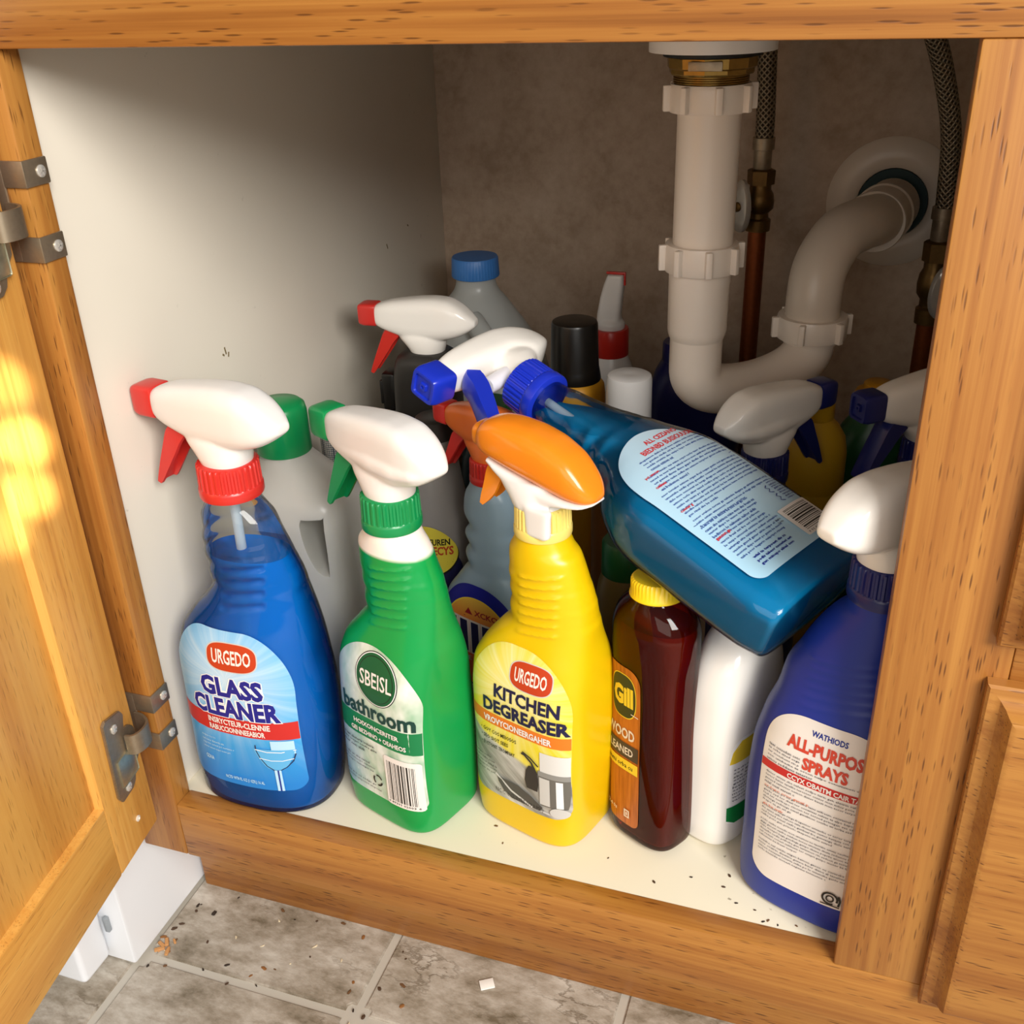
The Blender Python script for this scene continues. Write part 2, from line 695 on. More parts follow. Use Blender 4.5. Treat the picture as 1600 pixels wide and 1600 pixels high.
def rays(t, u, v, cu, cv, k, soft):
    du = t.math('SUBTRACT', u, cu)
    dv = t.math('MULTIPLY', t.math('SUBTRACT', v, cv), 1.5)
    ang = t.math('ARCTAN2', dv, du)
    r = t.math('SQRT', t.math('ADD', t.math('MULTIPLY', du, du), t.math('MULTIPLY', dv, dv)))
    cmb = t.n('ShaderNodeCombineXYZ')
    t.l(t.math('MULTIPLY', ang, k), cmb.inputs[0])
    n = t.noise(cmb.outputs[0], 1.6, 3, 0.6)
    ry = t.math('MULTIPLY_ADD', n, 4.0, -1.7, clamp=True)
    return ry, r


def art_glass(t, u, v):
    ry, r = rays(t, u, v, 0.5, 0.72, 3.0, 1)
    glow = t.math('SUBTRACT', 1.0, t.math('MULTIPLY', r, 1.5), clamp=True)
    g = t.math('MULTIPLY_ADD', ry, 0.28, t.math('MULTIPLY', glow, 0.75), clamp=True)
    low = t.math('MULTIPLY_ADD', v, -2.6, 1.1, clamp=True)
    c = t.mix(g, lin('#3fa9e4'), lin('#d5e9f4'))
    return t.mix(low, c, lin('#1f7fd0'))


def art_bath(t, u, v):
    cmb = t.n('ShaderNodeCombineXYZ')
    t.l(u, cmb.inputs[0])
    t.l(v, cmb.inputs[1])
    n = t.noise(cmb.outputs[0], 4.0, 3, 0.6)
    c = t.ramp(n, [(0.3, lin('#8fb795')), (0.5, lin('#c9d6c4')), (0.66, lin('#e6ebe2'))])
    b = t.math('SUBTRACT', 1.0, t.math('MULTIPLY', u, 2.4), clamp=True)
    c = t.mix(t.math('MULTIPLY', b, 0.8), c, lin('#7db4d8'))
    sp = t.n('ShaderNodeTexVoronoi')
    sp.inputs['Scale'].default_value = 9
    t.l(cmb.outputs[0], sp.inputs['Vector'])
    d = t.math('MULTIPLY_ADD', sp.outputs['Distance'], -9.0, 1.0, clamp=True)
    return t.mix(t.math('MULTIPLY', d, 0.5), c, lin('#f3f6f0'))


def art_kitchen(t, u, v):
    ry, r = rays(t, u, v, 0.5, 0.75, 3.0, 1)
    glow = t.math('SUBTRACT', 1.0, t.math('MULTIPLY', r, 2.0), clamp=True)
    g = t.math('MULTIPLY_ADD', ry, 0.45, t.math('MULTIPLY', glow, 0.5), clamp=True)
    c = t.mix(g, lin('#e6d42e'), lin('#f4f0c4'))
    # kitchen photograph at the bottom: greys sweeping diagonally
    e = t.math('MULTIPLY_ADD', u, -0.30, 0.46)
    e = t.math('SUBTRACT', t.math('ADD', e, t.math('MULTIPLY', t.math('MULTIPLY', u, u), 0.1)), v)
    fac = t.math('MULTIPLY', e, 40.0, clamp=True)
    cmb = t.n('ShaderNodeCombineXYZ')
    t.l(t.math('ADD', u, t.math('MULTIPLY', v, 2.0)), cmb.inputs[0])
    t.l(t.math('MULTIPLY', v, 0.6), cmb.inputs[1])
    n = t.noise(cmb.outputs[0], 3.2, 4, 0.6)
    gcol = t.ramp(n, [(0.32, lin('#4c4a44')), (0.46, lin('#98968e')), (0.62, lin('#d0cec8')), (0.75, lin('#8c8a84'))])
    return t.mix(fac, c, gcol)


def art_back(t, u, v):
    return t.mix(t.math('MULTIPLY_ADD', u, 0.5, t.math('MULTIPLY', v, 0.4), clamp=True), lin('#a9d4ec'), lin('#c2d6e2'))


def art_amber(t, u, v):
    cmb = t.n('ShaderNodeCombineXYZ')
    t.l(t.math('MULTIPLY', u, 8.0), cmb.inputs[0])
    t.l(t.math('MULTIPLY', v, 1.4), cmb.inputs[1])
    n = t.noise(cmb.outputs[0], 2.0, 5, 0.65)
    return t.ramp(n, [(0.3, lin('#8a4412')), (0.5, lin('#b4601e')), (0.7, lin('#c8742a'))])


def art_orange(t, u, v):
    return t.mix(t.math('MULTIPLY_ADD', v, 3.0, -1.9, clamp=True), lin('#e2622a'), lin('#e0b040'))


A_GLASS = uvgrad('glass_cleaner_art', art_glass)
A_BATH = uvgrad('bathroom_art', art_bath)
A_KITCH = uvgrad('kitchen_art', art_kitchen)
A_BACK = uvgrad('pale_blue_paper', art_back)
A_AMBER = uvgrad('woodgrain_art', art_amber)
A_ORANGE = uvgrad('orange_art', art_orange)
W_ = flat('white', '#f5f4f2')
OFFW = flat('off_white', '#ece6e0')
RED_ = flat('red', '#c62a26')
BRED = flat('brick_red', '#bd3d1a')
TRED = flat('text_red', '#cf2f35')
NAVY_ = flat('navy', '#1d1f86')
DNAVY = flat('dark_navy', '#191740')
TBLUE = flat('text_blue', '#2c4c9c')
BLACK_ = flat('black', '#15140f')
GREY_ = flat('grey_ink', '#4a4a58')
DGREEN = flat('bottle_green', '#0c5a34')
BGREEN = flat('band_green', '#0f7a45')
ORAN_ = flat('orange', '#e07a20')
YEL_ = flat('yellow', '#e8c832')
SILV = flat('silver', '#c9c8c4', 0.2)
SILVD = flat('dark_silver', '#6a6862', 0.25)
CHAR = flat('charcoal', '#302c2a')
PBLUE = flat('pale_glass', '#b4dcf4')
INK2 = flat('royal', '#1b2f8c')
CREAM_ = flat('cream', '#ded2c2')

# ---------------------------------------------------------------- bottle profiles and surfaces


def prof_interp(rows, zs):
    rows = np.array(rows, float)
    z = rows[:, 0]
    out = []
    for k in range(1, 5):
        y = rows[:, k]
        # monotone cubic
        h = np.diff(z)
        d = np.diff(y) / h
        mm = np.zeros(len(z))
        for i in range(1, len(z) - 1):
            if d[i - 1] * d[i] > 0:
                w1, w2 = 2 * h[i] + h[i - 1], h[i] + 2 * h[i - 1]
                mm[i] = (w1 + w2) / (w1 / d[i - 1] + w2 / d[i])
        mm[0], mm[-1] = d[0], d[-1]
        v = np.empty(len(zs))
        for j, q in enumerate(zs):
            q = min(max(q, z[0]), z[-1])
            i = min(np.searchsorted(z, q, side='right') - 1, len(z) - 2)
            i = max(i, 0)
            t = (q - z[i]) / h[i]
            v[j] = (2 * t**3 - 3 * t**2 + 1) * y[i] + (t**3 - 2 * t**2 + t) * h[i] * mm[i] + (-2 * t**3 + 3 * t**2) * y[i + 1] + (t**3 - t**2) * h[i] * mm[i + 1]
        out.append(v)
    return out  # cx,a,b,n


class Prof:
    def __init__(s, rows, ribs=None):
        s.rows = rows
        s.zt = rows[-1][0]
        zs = np.linspace(0, s.zt, 400)
        s.zs = zs
        s.c, s.a, s.b, s.n = prof_interp(rows, zs)
        s.ribs = ribs      # (list of z, x0, half width, amp, h)

    def at(s, z):
        return (np.interp(z, s.zs, s.c), np.interp(z, s.zs, s.a), np.interp(z, s.zs, s.b), np.interp(z, s.zs, s.n))

    def surf(s, x, z, off=0.0):
        c, a, b, n = s.at(z)
        q = min(abs((x - c) / a), 0.995)
        y = -b * (1 - q ** n) ** (1 / n)
        # push along an approximate outward normal
        e = 1e-4
        q2 = min(abs((x + e - c) / a), 0.995)
        y2 = -b * (1 - q2 ** n) ** (1 / n)
        dx = (y2 - y) / e
        L = math.sqrt(1 + dx * dx)
        return (x + off * dx / L, y - off / L, z)

    def body(s, nz=90, N=72, shrink=0.0, z0=0.0, z1=None, round_base=0.004):
        bm = bmesh.new()
        z1 = s.zt if z1 is None else z1
        zs = np.concatenate([np.array([0, .0006, .0014, .0026]) + z0, np.linspace(z0 + .004, z1, nz)])
        rings = []
        for z in zs:
            c, a, b, n = s.at(z)
            a -= shrink
            b -= shrink
            d = z - z0
            if d < round_base:
                k = round_base - math.sqrt(max(round_base ** 2 - (round_base - d) ** 2, 0))
                a -= k
                b -= k
            x, y = sell(n, N)
            X = c + a * x
            Y = b * y
            if s.ribs and not shrink:
                rz, x0, hw, amp, rh = s.ribs
                for i, q in enumerate(rz):
                    tilt = (X - x0) * 0.16
                    g = np.exp(-((z - q - tilt) / rh) ** 2) * (Y < 0)
                    w = np.clip((hw - np.abs(X - x0)) / 0.002, 0, 1)
                    Y = Y - amp * g * w
            rings.append(np.stack([X, Y, np.full(N, z)], 1))
        loft(bm, rings)
        return bm


_txt = {}


def text_geo(s, bold=0.0, res=2):
    key = (s, bold, res)
    if key in _txt:
        return _txt[key]
    cu = bpy.data.curves.new('t', 'FONT')
    cu.body = s
    cu.size = 1.0
    cu.offset = bold
    cu.resolution_u = res
    cu.fill_mode = 'FRONT'
    o = bpy.data.objects.new('t', cu)
    COL.objects.link(o)
    dg = bpy.context.evaluated_depsgraph_get()
    me = bpy.data.meshes.new_from_object(o.evaluated_get(dg))
    if res > 1 and len(me.vertices):
        b_ = bmesh.new()
        b_.from_mesh(me)
        xs_ = [v.co.x for v in b_.verts]
        for q in np.arange(.1, .9, .13):
            bmesh.ops.bisect_plane(b_, geom=list(b_.verts) + list(b_.edges) + list(b_.faces), plane_co=(0, q, 0), plane_no=(0, 1, 0))
        for q in np.arange(min(xs_) + .2, max(xs_), .2):
            bmesh.ops.bisect_plane(b_, geom=list(b_.verts) + list(b_.edges) + list(b_.faces), plane_co=(q, 0, 0), plane_no=(1, 0, 0))
        b_.to_mesh(me)
        b_.free()
    V = np.array([v.co[:2] for v in me.vertices]) if len(me.vertices) else np.zeros((0, 2))
    F = [tuple(p.vertices) for p in me.polygons]
    bpy.data.objects.remove(o)
    bpy.data.curves.remove(cu)
    bpy.data.meshes.remove(me)
    _txt[key] = (V, F)
    return V, F


class Label:
    """flat print laid on the front of a bottle; x,z in the bottle's own frame"""

    def __init__(s, prof, base=0.0003, step=0.00006):
        s.p = prof
        s.bm = bmesh.new()
        s.uv = s.bm.loops.layers.uv.verify()
        s.mats = []
        s.off = base
        s.step = step

    def mi(s, mat):
        if mat not in s.mats:
            s.mats.append(mat)
        return s.mats.index(mat)

    def grid(s, rows, mat, M=14):
        """rows: list of (z, xl, xr)"""
        s.off += s.step
        k = s.mi(mat)
        zz = [r[0] for r in rows]
        xa = min(r[1] for r in rows)
        xb = max(r[2] for r in rows)
        za, zb = min(zz), max(zz)
        prev = None
        for z, l, r in rows:
            cur = []
            for j in range(M + 1):
                x = (l + r) / 2 - (r - l) / 2 * math.cos(math.pi * j / M)
                v = s.bm.verts.new(s.p.surf(x, z, s.off))
                cur.append((v, ((x - xa) / (xb - xa + 1e-9), (z - za) / (zb - za + 1e-9))))
            if prev:
                for j in range(M):
                    q = (prev[j], prev[j + 1], cur[j + 1], cur[j])
                    f = s.bm.faces.new([w[0] for w in q])
                    f.material_index = k
                    for lp, w in zip(f.loops, q):
                        lp[s.uv].uv = w[1]
            prev = cur

    def shape(s, x0, x1, z0, z1, mat, rb=0.008, rt=(0.02, 0.02), pw=2.0, n=60, M=20):
        """rounded label: bottom corner radius rb, top corner (rx, rz) superelliptic"""
        rows = []
        c = (x0 + x1) / 2
        h = (x1 - x0) / 2
        for i in range(n + 1):
            u = i / n
            z = z0 + (z1 - z0) * (0.5 - 0.5 * math.cos(math.pi * u))
            ins = 0.0
            if z < z0 + rb:
                q = (z0 + rb - z) / rb
                ins = rb * (1 - (1 - min(q, 1) ** 2) ** 0.5)
            if z > z1 - rt[1]:
                q = min((z - (z1 - rt[1])) / rt[1], 1)
                ins = max(ins, rt[0] * (1 - (1 - q ** pw) ** (1 / pw)))
            ins = min(ins, h - 1e-4)
            rows.append((z, x0 + ins, x1 - ins))
        s.grid(rows, mat, M)

    def clipw(s, x0, x1):
        return x0, x1

    def rect(s, x0, x1, z0, z1, mat, n=3, M=12):
        s.grid([(z0 + (z1 - z0) * i / n, x0, x1) for i in range(n + 1)], mat, M)

    def ell(s, cx, cz, rx, rz, mat, pw=2.0, n=28, M=12):
        rows = []
        for i in range(n + 1):
            q = -math.cos(math.pi * i / n)
            w = (max(1 - abs(q) ** pw, 0)) ** (1 / pw)
            rows.append((cz + rz * q, cx - rx * w - 1e-5, cx + rx * w + 1e-5))
        s.grid(rows, mat, M)

    def poly(s, pts, mat):
        s.off += s.step
        k = s.mi(mat)
        vs = [s.bm.verts.new(s.p.surf(x, z, s.off)) for x, z in pts]
        f = s.bm.faces.new(vs)
        f.material_index = k

    def stroke(s, pts, w, mat):
        s.off += s.step
        k = s.mi(mat)
        P = np.array(pts, float)
        T = np.gradient(P, axis=0)
        T /= np.linalg.norm(T, axis=1)[:, None]
        Nn = np.stack([-T[:, 1], T[:, 0]], 1)
        A = [s.bm.verts.new(s.p.surf(*(p + n_ * w / 2), s.off)) for p, n_ in zip(P, Nn)]
        B = [s.bm.verts.new(s.p.surf(*(p - n_ * w / 2), s.off)) for p, n_ in zip(P, Nn)]
        for i in range(len(P) - 1):
            s.bm.faces.new((A[i], A[i + 1], B[i + 1], B[i])).material_index = k

    def text(s, txt, x0, x1, z0, z1, mat, bold=0.0, res=2, arc=0.0, slope=0.0, up=True):
        """fits txt into the box x0..x1, z0..z1"""
        V, F = text_geo(txt, bold, res)
        if not len(V):
            return
        if up:
            s.off += s.step
        k = s.mi(mat)
        lo, hi = V.min(0), V.max(0)
        w = np.maximum(hi - lo, 1e-6)
        xm = (x0 + x1) / 2
        vs = []
        for vx, vz in V:
            x = x0 + (vx - lo[0]) / w[0] * (x1 - x0)
            z = z0 + (vz - lo[1]) / w[1] * (z1 - z0)
            z += arc * (1 - ((x - xm) / ((x1 - x0) / 2 + 1e-9)) ** 2) + slope * (x - x0)
            vs.append(s.bm.verts.new(s.p.surf(x, z, s.off)))
        for f in F:
            try:
                s.bm.faces.new([vs[i] for i in f]).material_index = k
            except ValueError:
                pass

    def lines(s, rows, mat, h, res=1, bold=0.012):
        """rows: (text, x0, x1, z)"""
        s.off += s.step
        for t_, a, b, z in rows:
            s.text(t_, a, b, z, z + h, mat, bold, res, up=False)

    def build(s, parent, name='label'):
        me = bpy.data.meshes.new(name)
        s.bm.to_mesh(me)
        s.bm.free()
        return objm(name, me, s.mats, parent, True, sharp=0)


SYL = 'ba ne tor mi sed al cu rin po vas ter lo gen dis ta fre con um pri or est wi nal ga ske mon'.split()


def gib(n):
    out = ''
    while len(out) < n:
        out += ''.join(random.choice(SYL) for _ in range(random.choice((1, 2, 2, 3)))) + ' '
    return out[:n].strip()


def barcode(lb, x0, x1, z0, z1, mat, vertical=False, seed=3):
    rnd = random.Random(seed)
    lb.off += lb.step
    k = lb.mi(mat)
    p, end = (z0, z1) if vertical else (x0, x1)
    while p < end:
        w = rnd.choice((.0004, .0004, .0007, .0011))
        q = min(p + w, end)
        lb.off -= lb.step
        if vertical:
            lb.grid([(p, x0, x1), (q, x0, x1)], mat, 8)
        else:
            lb.grid([(z0, p, q), ((z0 + z1) / 2, p, q), (z1, p, q)], mat, 1)
        p = q + rnd.choice((.0004, .0006, .0009))


# ---------------------------------------------------------------- spray head
ST = [(-.049, .0465, .0645, .0085), (-.044, .0435, .067, .0108), (-.034, .0400, .070, .0125), (-.02, .0360, .0722, .0140),
      (-.004, .0345, .0743, .0150), (.011, .0345, .0752, .0155), (.025, .0365, .0738, .0155), (.036, .0400, .0680, .0140),
      (.0445, .0450, .0605, .0108), (.0500, .0495, .0550, .0060)]
SK = [(.0205, .001, .0150, .0150), (.028, -.0005, .0185, .0155), (.036, -.0035, .0232, .0150), (.046, -.004, .026, .012)]


def sections(bm, st, n=3.2, N=28, mi=0):
    st = np.array(st, float)
    xs = np.linspace(st[0, 0], st[-1, 0], 40)
    f = [np.interp(xs, st[:, 0], st[:, k]) for k in (1, 2, 3)]
    for _ in range(2):
        for a in f:
            a[1:-1] = (a[:-2] + 2 * a[1:-1] + a[2:]) / 4
    u, v = sell(n, N)
    rings = []
    for x, zb, zt, hw in zip(xs, *f):
        rings.append(np.stack([np.full(N, x), hw * u, (zb + zt) / 2 + (zt - zb) / 2 * v], 1))
    loft(bm, rings, mi=mi)


def skirt(bm, sk, n=2.2, N=28):
    u, v = sell(n, N)
    sk = np.array(sk, float)
    zs = np.linspace(sk[0, 0], sk[-1, 0], 12)
    g = [np.interp(zs, sk[:, 0], sk[:, k]) for k in (1, 2, 3)]
    loft(bm, [np.stack([c + a * u, b * v, np.full(N, z)], 1) for z, c, a, b in zip(zs, *g)])


_head = {}


def head_mesh(kind='std'):
    if kind in _head:
        return _head[kind].copy()
    bm = bmesh.new()
    if kind == 'std':
        sections(bm, ST)
        skirt(bm, SK)
    elif kind == 'crease':       # flatter sides with a raised top
        st = [(x, zb, zt, hw * 0.96) for x, zb, zt, hw in ST]
        sections(bm, st, n=4.0)
        skirt(bm, SK)
        # bulged lower flank behind the crease
        sections(bm, [(-.03, .040, .056, .0125), (0, .036, .058, .0165), (.02, .037, .057, .0172), (.038, .042, .055, .0145), (.049, .049, .053, .006)], n=2.2)
    elif kind == 'open':         # bare-lever head with an open pivot
        sections(bm, [(x, max(zb, .047) if x < .012 else zb, zt, hw) for x, zb, zt, hw in ST], n=3.6)
        skirt(bm, [(.0205, .003, .014, .014), (.030, .006, .014, .0145), (.04, .012, .017, .0145), (.05, .014, .02, .012)])
        sections(bm, [(-.012, .0225, .0245, .012), (.0, .022, .027, .0135), (.012, .022, .03, .014)], n=4)
    _head[kind] = remeshed(bm, 0.0011, 7)
    return _head[kind].copy()


def nozzle_bm(z0=.0455, z1=.0665, x0=-.064, x1=-.047, hw=.0098, n=6.0):
    bm = bmesh.new()
    u, v = sell(n, 32)
    zc, hz = (z0 + z1) / 2, (z1 - z0) / 2

    def rg(x, s, a=1.0):
        return np.stack([np.full(32, x), hw * s * u, zc + hz * s * a * v], 1)
    rings = [rg(x1, .96), rg(x1 - .001, 1.0), rg(x0 + .0045, 1.0), rg(x0 + .001, .93), rg(x0, .88), rg(x0, .70), rg(x0 + .0016, .66), rg(x0 + .0016, .26), rg(x0 - .0002, .22), rg(x0 - .0002, .10), rg(x0 + .001, .08)]
    loft(bm, rings)
    return bm


def trigger_bm(pts=None, w=.0078, th=.0034):
    """curved lever: pts (x,z) from pivot to tip"""
    bm = bmesh.new()
    pts = pts or [(-.030, .0425, 1.7), (-.036, .036, 1.75), (-.0415, .026, 1.45), (-.0475, .015, 1.1), (-.0545, .0015, .55), (-.0555, -.0005, .3)]
    P = cr_path([(x, 0, z) for x, z, _ in pts], 22)
    k = np.interp(np.linspace(0, 1, 22), np.linspace(0, 1, len(pts)), [q[2] for q in pts])
    T = np.gradient(P, axis=0)
    T /= np.linalg.norm(T, axis=1)[:, None]
    # closed C-section: wide front with two rails behind
    sec = [(-1, -.9), (-.6, -1.15), (0, -1.25), (.6, -1.15), (1, -.9), (1, 1.2), (.74, 1.3), (.66, .1), (0, -.15), (-.66, .1), (-.74, 1.3), (-1, 1.2)]
    rings = []
    for p, t_, kk in zip(P, T, k):
        nrm = np.array([-t_[2], 0, t_[0]])
        if nrm[0] < 0:
            nrm = -nrm
        rings.append([p + np.array([0, w * a, 0]) + nrm * th * kk * b for a, b in sec])
    loft(bm, rings)
    bmesh.ops.bevel(bm, geom=[e for e in bm.edges if e.calc_face_angle(0) > 0.5], offset=.0004, segments=2, affect='EDGES')
    return bm


def collar_bm(r=.0195, h=.0235, ribs=32, z0=.0):
    bm = bmesh.new()
    h1 = h * .3
    pr = [(r * .9, 0), (r * 1.02, .0006), (r * 1.035, .0014), (r * 1.035, h1 - .001), (r * 1.01, h1), (r * .99, h1 + .0006)]
    pr += [(r * (.985 - .02 * t), h1 + .001 + (h - .0022 - h1) * t) for t in np.linspace(0, 1, 5)]
    pr += [(r * .945, h - .0006), (r * .90, h), (r * .6, h)]
    lathe(bm, pr, N=ribs * 6, z0=z0, ribs=ribs, ribd=.00045, ribz=(h1 + .0008, h - .001))
    return bm


def spray_top(parent, at, mats, s=1.0, yaw=0.0, kind='std', collar_r=.0195, ribs=30, collar_h=.0235, trig=None, nz=None, piston=None):
    """mats: head, nozzle, trigger, collar"""
    hm, nm, tm, cm = mats
    M = Matrix.Translation(at) @ Matrix.Rotation(yaw, 4, 'Z') @ Matrix.Scale(s, 4)

    def put(name, me_or_bm, mat):
        o = objm(name, me_or_bm, mat, parent) if isinstance(me_or_bm, bpy.types.Mesh) else obj(name, me_or_bm, mat, parent)
        o.data.transform(M)
        return o
    put('spray_head', head_mesh(kind), hm)
    put('nozzle', nozzle_bm(**(nz or {})), nm)
    put('trigger', trigger_bm(trig), tm)
    put('collar', collar_bm(collar_r, collar_h, ribs), cm)
    if piston:
        bm = bmesh.new()
        tube(bm, [(-.026, 0, .034), (-.012, 0, .036), (.004, 0, .037)], [.0058, .0062, .0075], N=20)
        put('piston', bm, piston)


def liquid_in(prof, parent, mat, shrink=.0020, plane_pt=None, plane_n=(0, 0, 1), name='liquid', z0=.0016, zt=None):
    bm = prof.body(nz=110, N=56, shrink=shrink, z0=z0, z1=zt or prof.zt - .001)
    geom = list(bm.verts) + list(bm.edges) + list(bm.faces)
    r = bmesh.ops.bisect_plane(bm, geom=geom, plane_co=plane_pt, plane_no=plane_n, clear_outer=True)
    es = [e for e in r['geom_cut'] if isinstance(e, bmesh.types.BMEdge)]
    bmesh.ops.holes_fill(bm, edges=es)
    return obj(name, bm, mat, parent, sharp=35)


# ================================================================ SETTING
OW, OH = 0.44, 0.482            # face-frame opening
FZ = -0.146                     # kitchen floor
DEPTH = 0.556
IX1 = 0.492                     # right inside of the sink cabinet

# kitchen floor: grout bed and pieces
floor = box('floor', (-1.2, -2.6, FZ - .02), (1.9, .62, FZ - .0016), GROUT, None, 0)
tag(floor, kind='structure')
TS = .1782
tm0 = None
for i in range(-3, 6):
    for j in range(-5, 2):
        x0 = .1304 + (i - 1) * TS
        y0 = -.0185 + j * TS
        if tm0 is None:
            bm = bmesh.new()
            add_box(bm, (.0031, .0031, -.004), (TS - .0031, TS - .0031, 0), 0)
            es = [e for e in bm.edges if abs(e.verts[0].co.z) < 1e-6 and abs(e.verts[1].co.z) < 1e-6]
            vs = [e for e in bm.edges if abs(e.verts[0].co.z - e.verts[1].co.z) > .003]
            bmesh.ops.bevel(bm, geom=vs, offset=.006, segments=3, affect='EDGES')
            es = [e for e in bm.edges if abs(e.verts[0].co.z) < 1e-6 and abs(e.verts[1].co.z) < 1e-6]
            bmesh.ops.bevel(bm, geom=es, offset=.0012, segments=2, affect='EDGES')
            o = obj('tile', bm, TILE, floor)
            tm0 = o.data
        else:
            o = bpy.data.objects.new('tile', tm0)
            COL.objects.link(o)
            o.parent = floor
        o.location = (x0, y0, FZ)

wb = box('wall_back', (-1.2, DEPTH, FZ), (1.9, DEPTH + .05, 1.5), BACKM, None, 0)
tag(wb, kind='structure')

# ---------------------------------------------------------------- sink cabinet
cab = thing('sink_cabinet', 'honey oak sink base cabinet with open left door and cream inside', 'cabinet', (0, 0, FZ))
for_cab = []


def cpart(name, lo, hi, mat, bevel=.0012, label=None, parent=None):
    z = -FZ
    o = box(name, (lo[0], lo[1], lo[2] + z), (hi[0], hi[1], hi[2] + z), mat, parent or cab, bevel)
    if label:
        o['label'] = label
    return o


cpart('side_panel', (-.022, .0168, -.0165), (-.006, DEPTH, .60), CREAM, .0004, 'cream melamine side panel')
cpart('partition_panel', (IX1, .0168, -.0165), (IX1 + .016, DEPTH, .60), CREAM, .0004, 'cream melamine partition at the right')
cpart('bottom_panel', (-.006, .0165, -.016), (IX1, DEPTH, -.0006), SHELF, .0004, 'cream cabinet bottom with specks of dirt')
cpart('left_stile', (-.0365, 0, -.047), (0, .0168, OH), OAKZ)
cpart('right_stile', (OW, 0, .0), (.4952, .0168, OH), OAKZ)
cpart('top_rail', (-.0365, 0, OH), (1.3, .0168, .585), OAKX)
cpart('bottom_rail', (.0, 0, -.047), (1.3, .0168, 0), OAKX)
cpart('toe_kick', (-.0405, .055, FZ), (1.3, .071, -.0165), OAKX)
cpart('drawer_rail', (.4952, 0, .2), (1.3, .0168, .25), OAKX)
cpart('drawer_carcass', (IX1 + .016, .0168, -.0165), (1.3, DEPTH, .60), CREAM, .0004)

# unseen countertop put in to block light from above, sink bowl hangs from it
ct = box('countertop', (-.7, -.03, .602), (1.3, DEPTH, .64), plastic('laminate', '#b9ab98', 0.4), None, .004)
tag(ct, 'unseen beige countertop slab blocking light above the oak sink cabinet', 'countertop')

# drawer fronts at right


def drawer_front(name, lo, hi, parent):
    """ogee-edged slab; lo, hi = (x,z)"""
    bm = bmesh.new()
    st = [(0, -.0002), (0, -.0062), (.0012, -.0076), (.0034, -.0082), (.0062, -.0094), (.0086, -.0122), (.0098, -.0160), (.0112, -.0186), (.0136, -.0196)]
    rings = []
    for ins, y in st:
        x0, x1, z0, z1 = lo[0] + ins, hi[0] - ins, lo[1] + ins, hi[1] - ins
        rings.append([(x0, y, z0), (x1, y, z0), (x1, y, z1), (x0, y, z1)])
    loft(bm, rings)
    o = obj(name, bm, OAKX, parent, sharp=25)
    o.location = (0, 0, -FZ)
    return o


drawer_front('drawer_front', (.4862, -.0065), (1.25, .2122), cab)
drawer_front('drawer_front', (.4862, .2335), (1.25, .455), cab)

# door, swung open about 80 degrees
door_a = math.atan2(-.9866, .163)
dpiv = (-.0095, -.0095)
door = thing('door', None, None, (dpiv[0], dpiv[1], -.0068 - FZ), door_a)
door.parent = cab
door['label'] = 'oak cabinet door swung open toward the camera'
DW, DH, DT = .405, .497, .0195
SWD = .0505


def dbox(name, lo, hi, mat, bevel=.0012):
    o = box(name, lo, hi, mat, door, bevel)
    return o


dbox('door_stile', (0, -DT, 0), (SWD, 0, DH), DOORZ, .0015)
dbox('door_stile', (DW - SWD, -DT, 0), (DW, 0, DH), DOORZ, .0015)
dbox('door_rail', (SWD, -DT, 0), (DW - SWD, 0, .0565), DOORX, .0012)
dbox('door_rail', (SWD, -DT, DH - .0565), (DW - SWD, 0, DH), DOORX, .0012)
dbox('door_panel', (SWD - .004, -.0165, .052), (DW - SWD + .004, -.0056, DH - .052), DOORZ, .0008)
# chamfer strips inside the frame opening
bm = bmesh.new()
zz0, zz1, xx0, xx1 = .0565, DH - .0565, SWD, DW - SWD
loft(bm, [[(xx0, -.0002, zz0), (xx1, -.0002, zz0), (xx1, -.0002, zz1), (xx0, -.0002, zz1)],
          [(xx0 + .0014, -.0058, zz0 + .0014), (xx1 - .0014, -.0058, zz0 + .0014), (xx1 - .0014, -.0058, zz1 - .0014), (xx0 + .0014, -.0058, zz1 - .0014)]], False, False)
obj('door_bead', bm, DOORZ, door, smooth=False)
bm = bmesh.new()
lathe(bm, [(.0022, 0), (.0022, .0007), (.0012, .001), (.0008, .0002)], 16)
bm.transform(Matrix.Translation((.021, 0, .021)) @ Matrix.Rotation(R(-90), 4, 'X'))
obj('door_bumper', bm, CREAM_, door)

# hinges


def screw(parent, M, r=.0032):
    bm = bmesh.new()
    lathe(bm, [(r, 0), (r, .0006), (r * .82, .0011), (r * .3, .0013)], 20)
    for a in (0, 90):
        add_box(bm, (-r * .62, -r * .11, .0011), (r * .62, r * .11, .00145), 0, mat=Matrix.Rotation(R(a + 20), 4, 'Z'))
    bm.transform(M)
    return obj('screw', bm, CHROME, parent)


def plate_prism(bm, pts, t):
    vs = [bm.verts.new((x, 0, z)) for x, z in pts]
    f = bm.faces.new(vs)
    r = bmesh.ops.extrude_face_region(bm, geom=[f])
    bmesh.ops.translate(bm, vec=(0, t, 0), verts=[v for v in r['geom'] if isinstance(v, bmesh.types.BMVert)])
    bmesh.ops.bevel(bm, geom=[e for e in bm.edges], offset=.0005, segments=2, affect='EDGES', clamp_overlap=True)


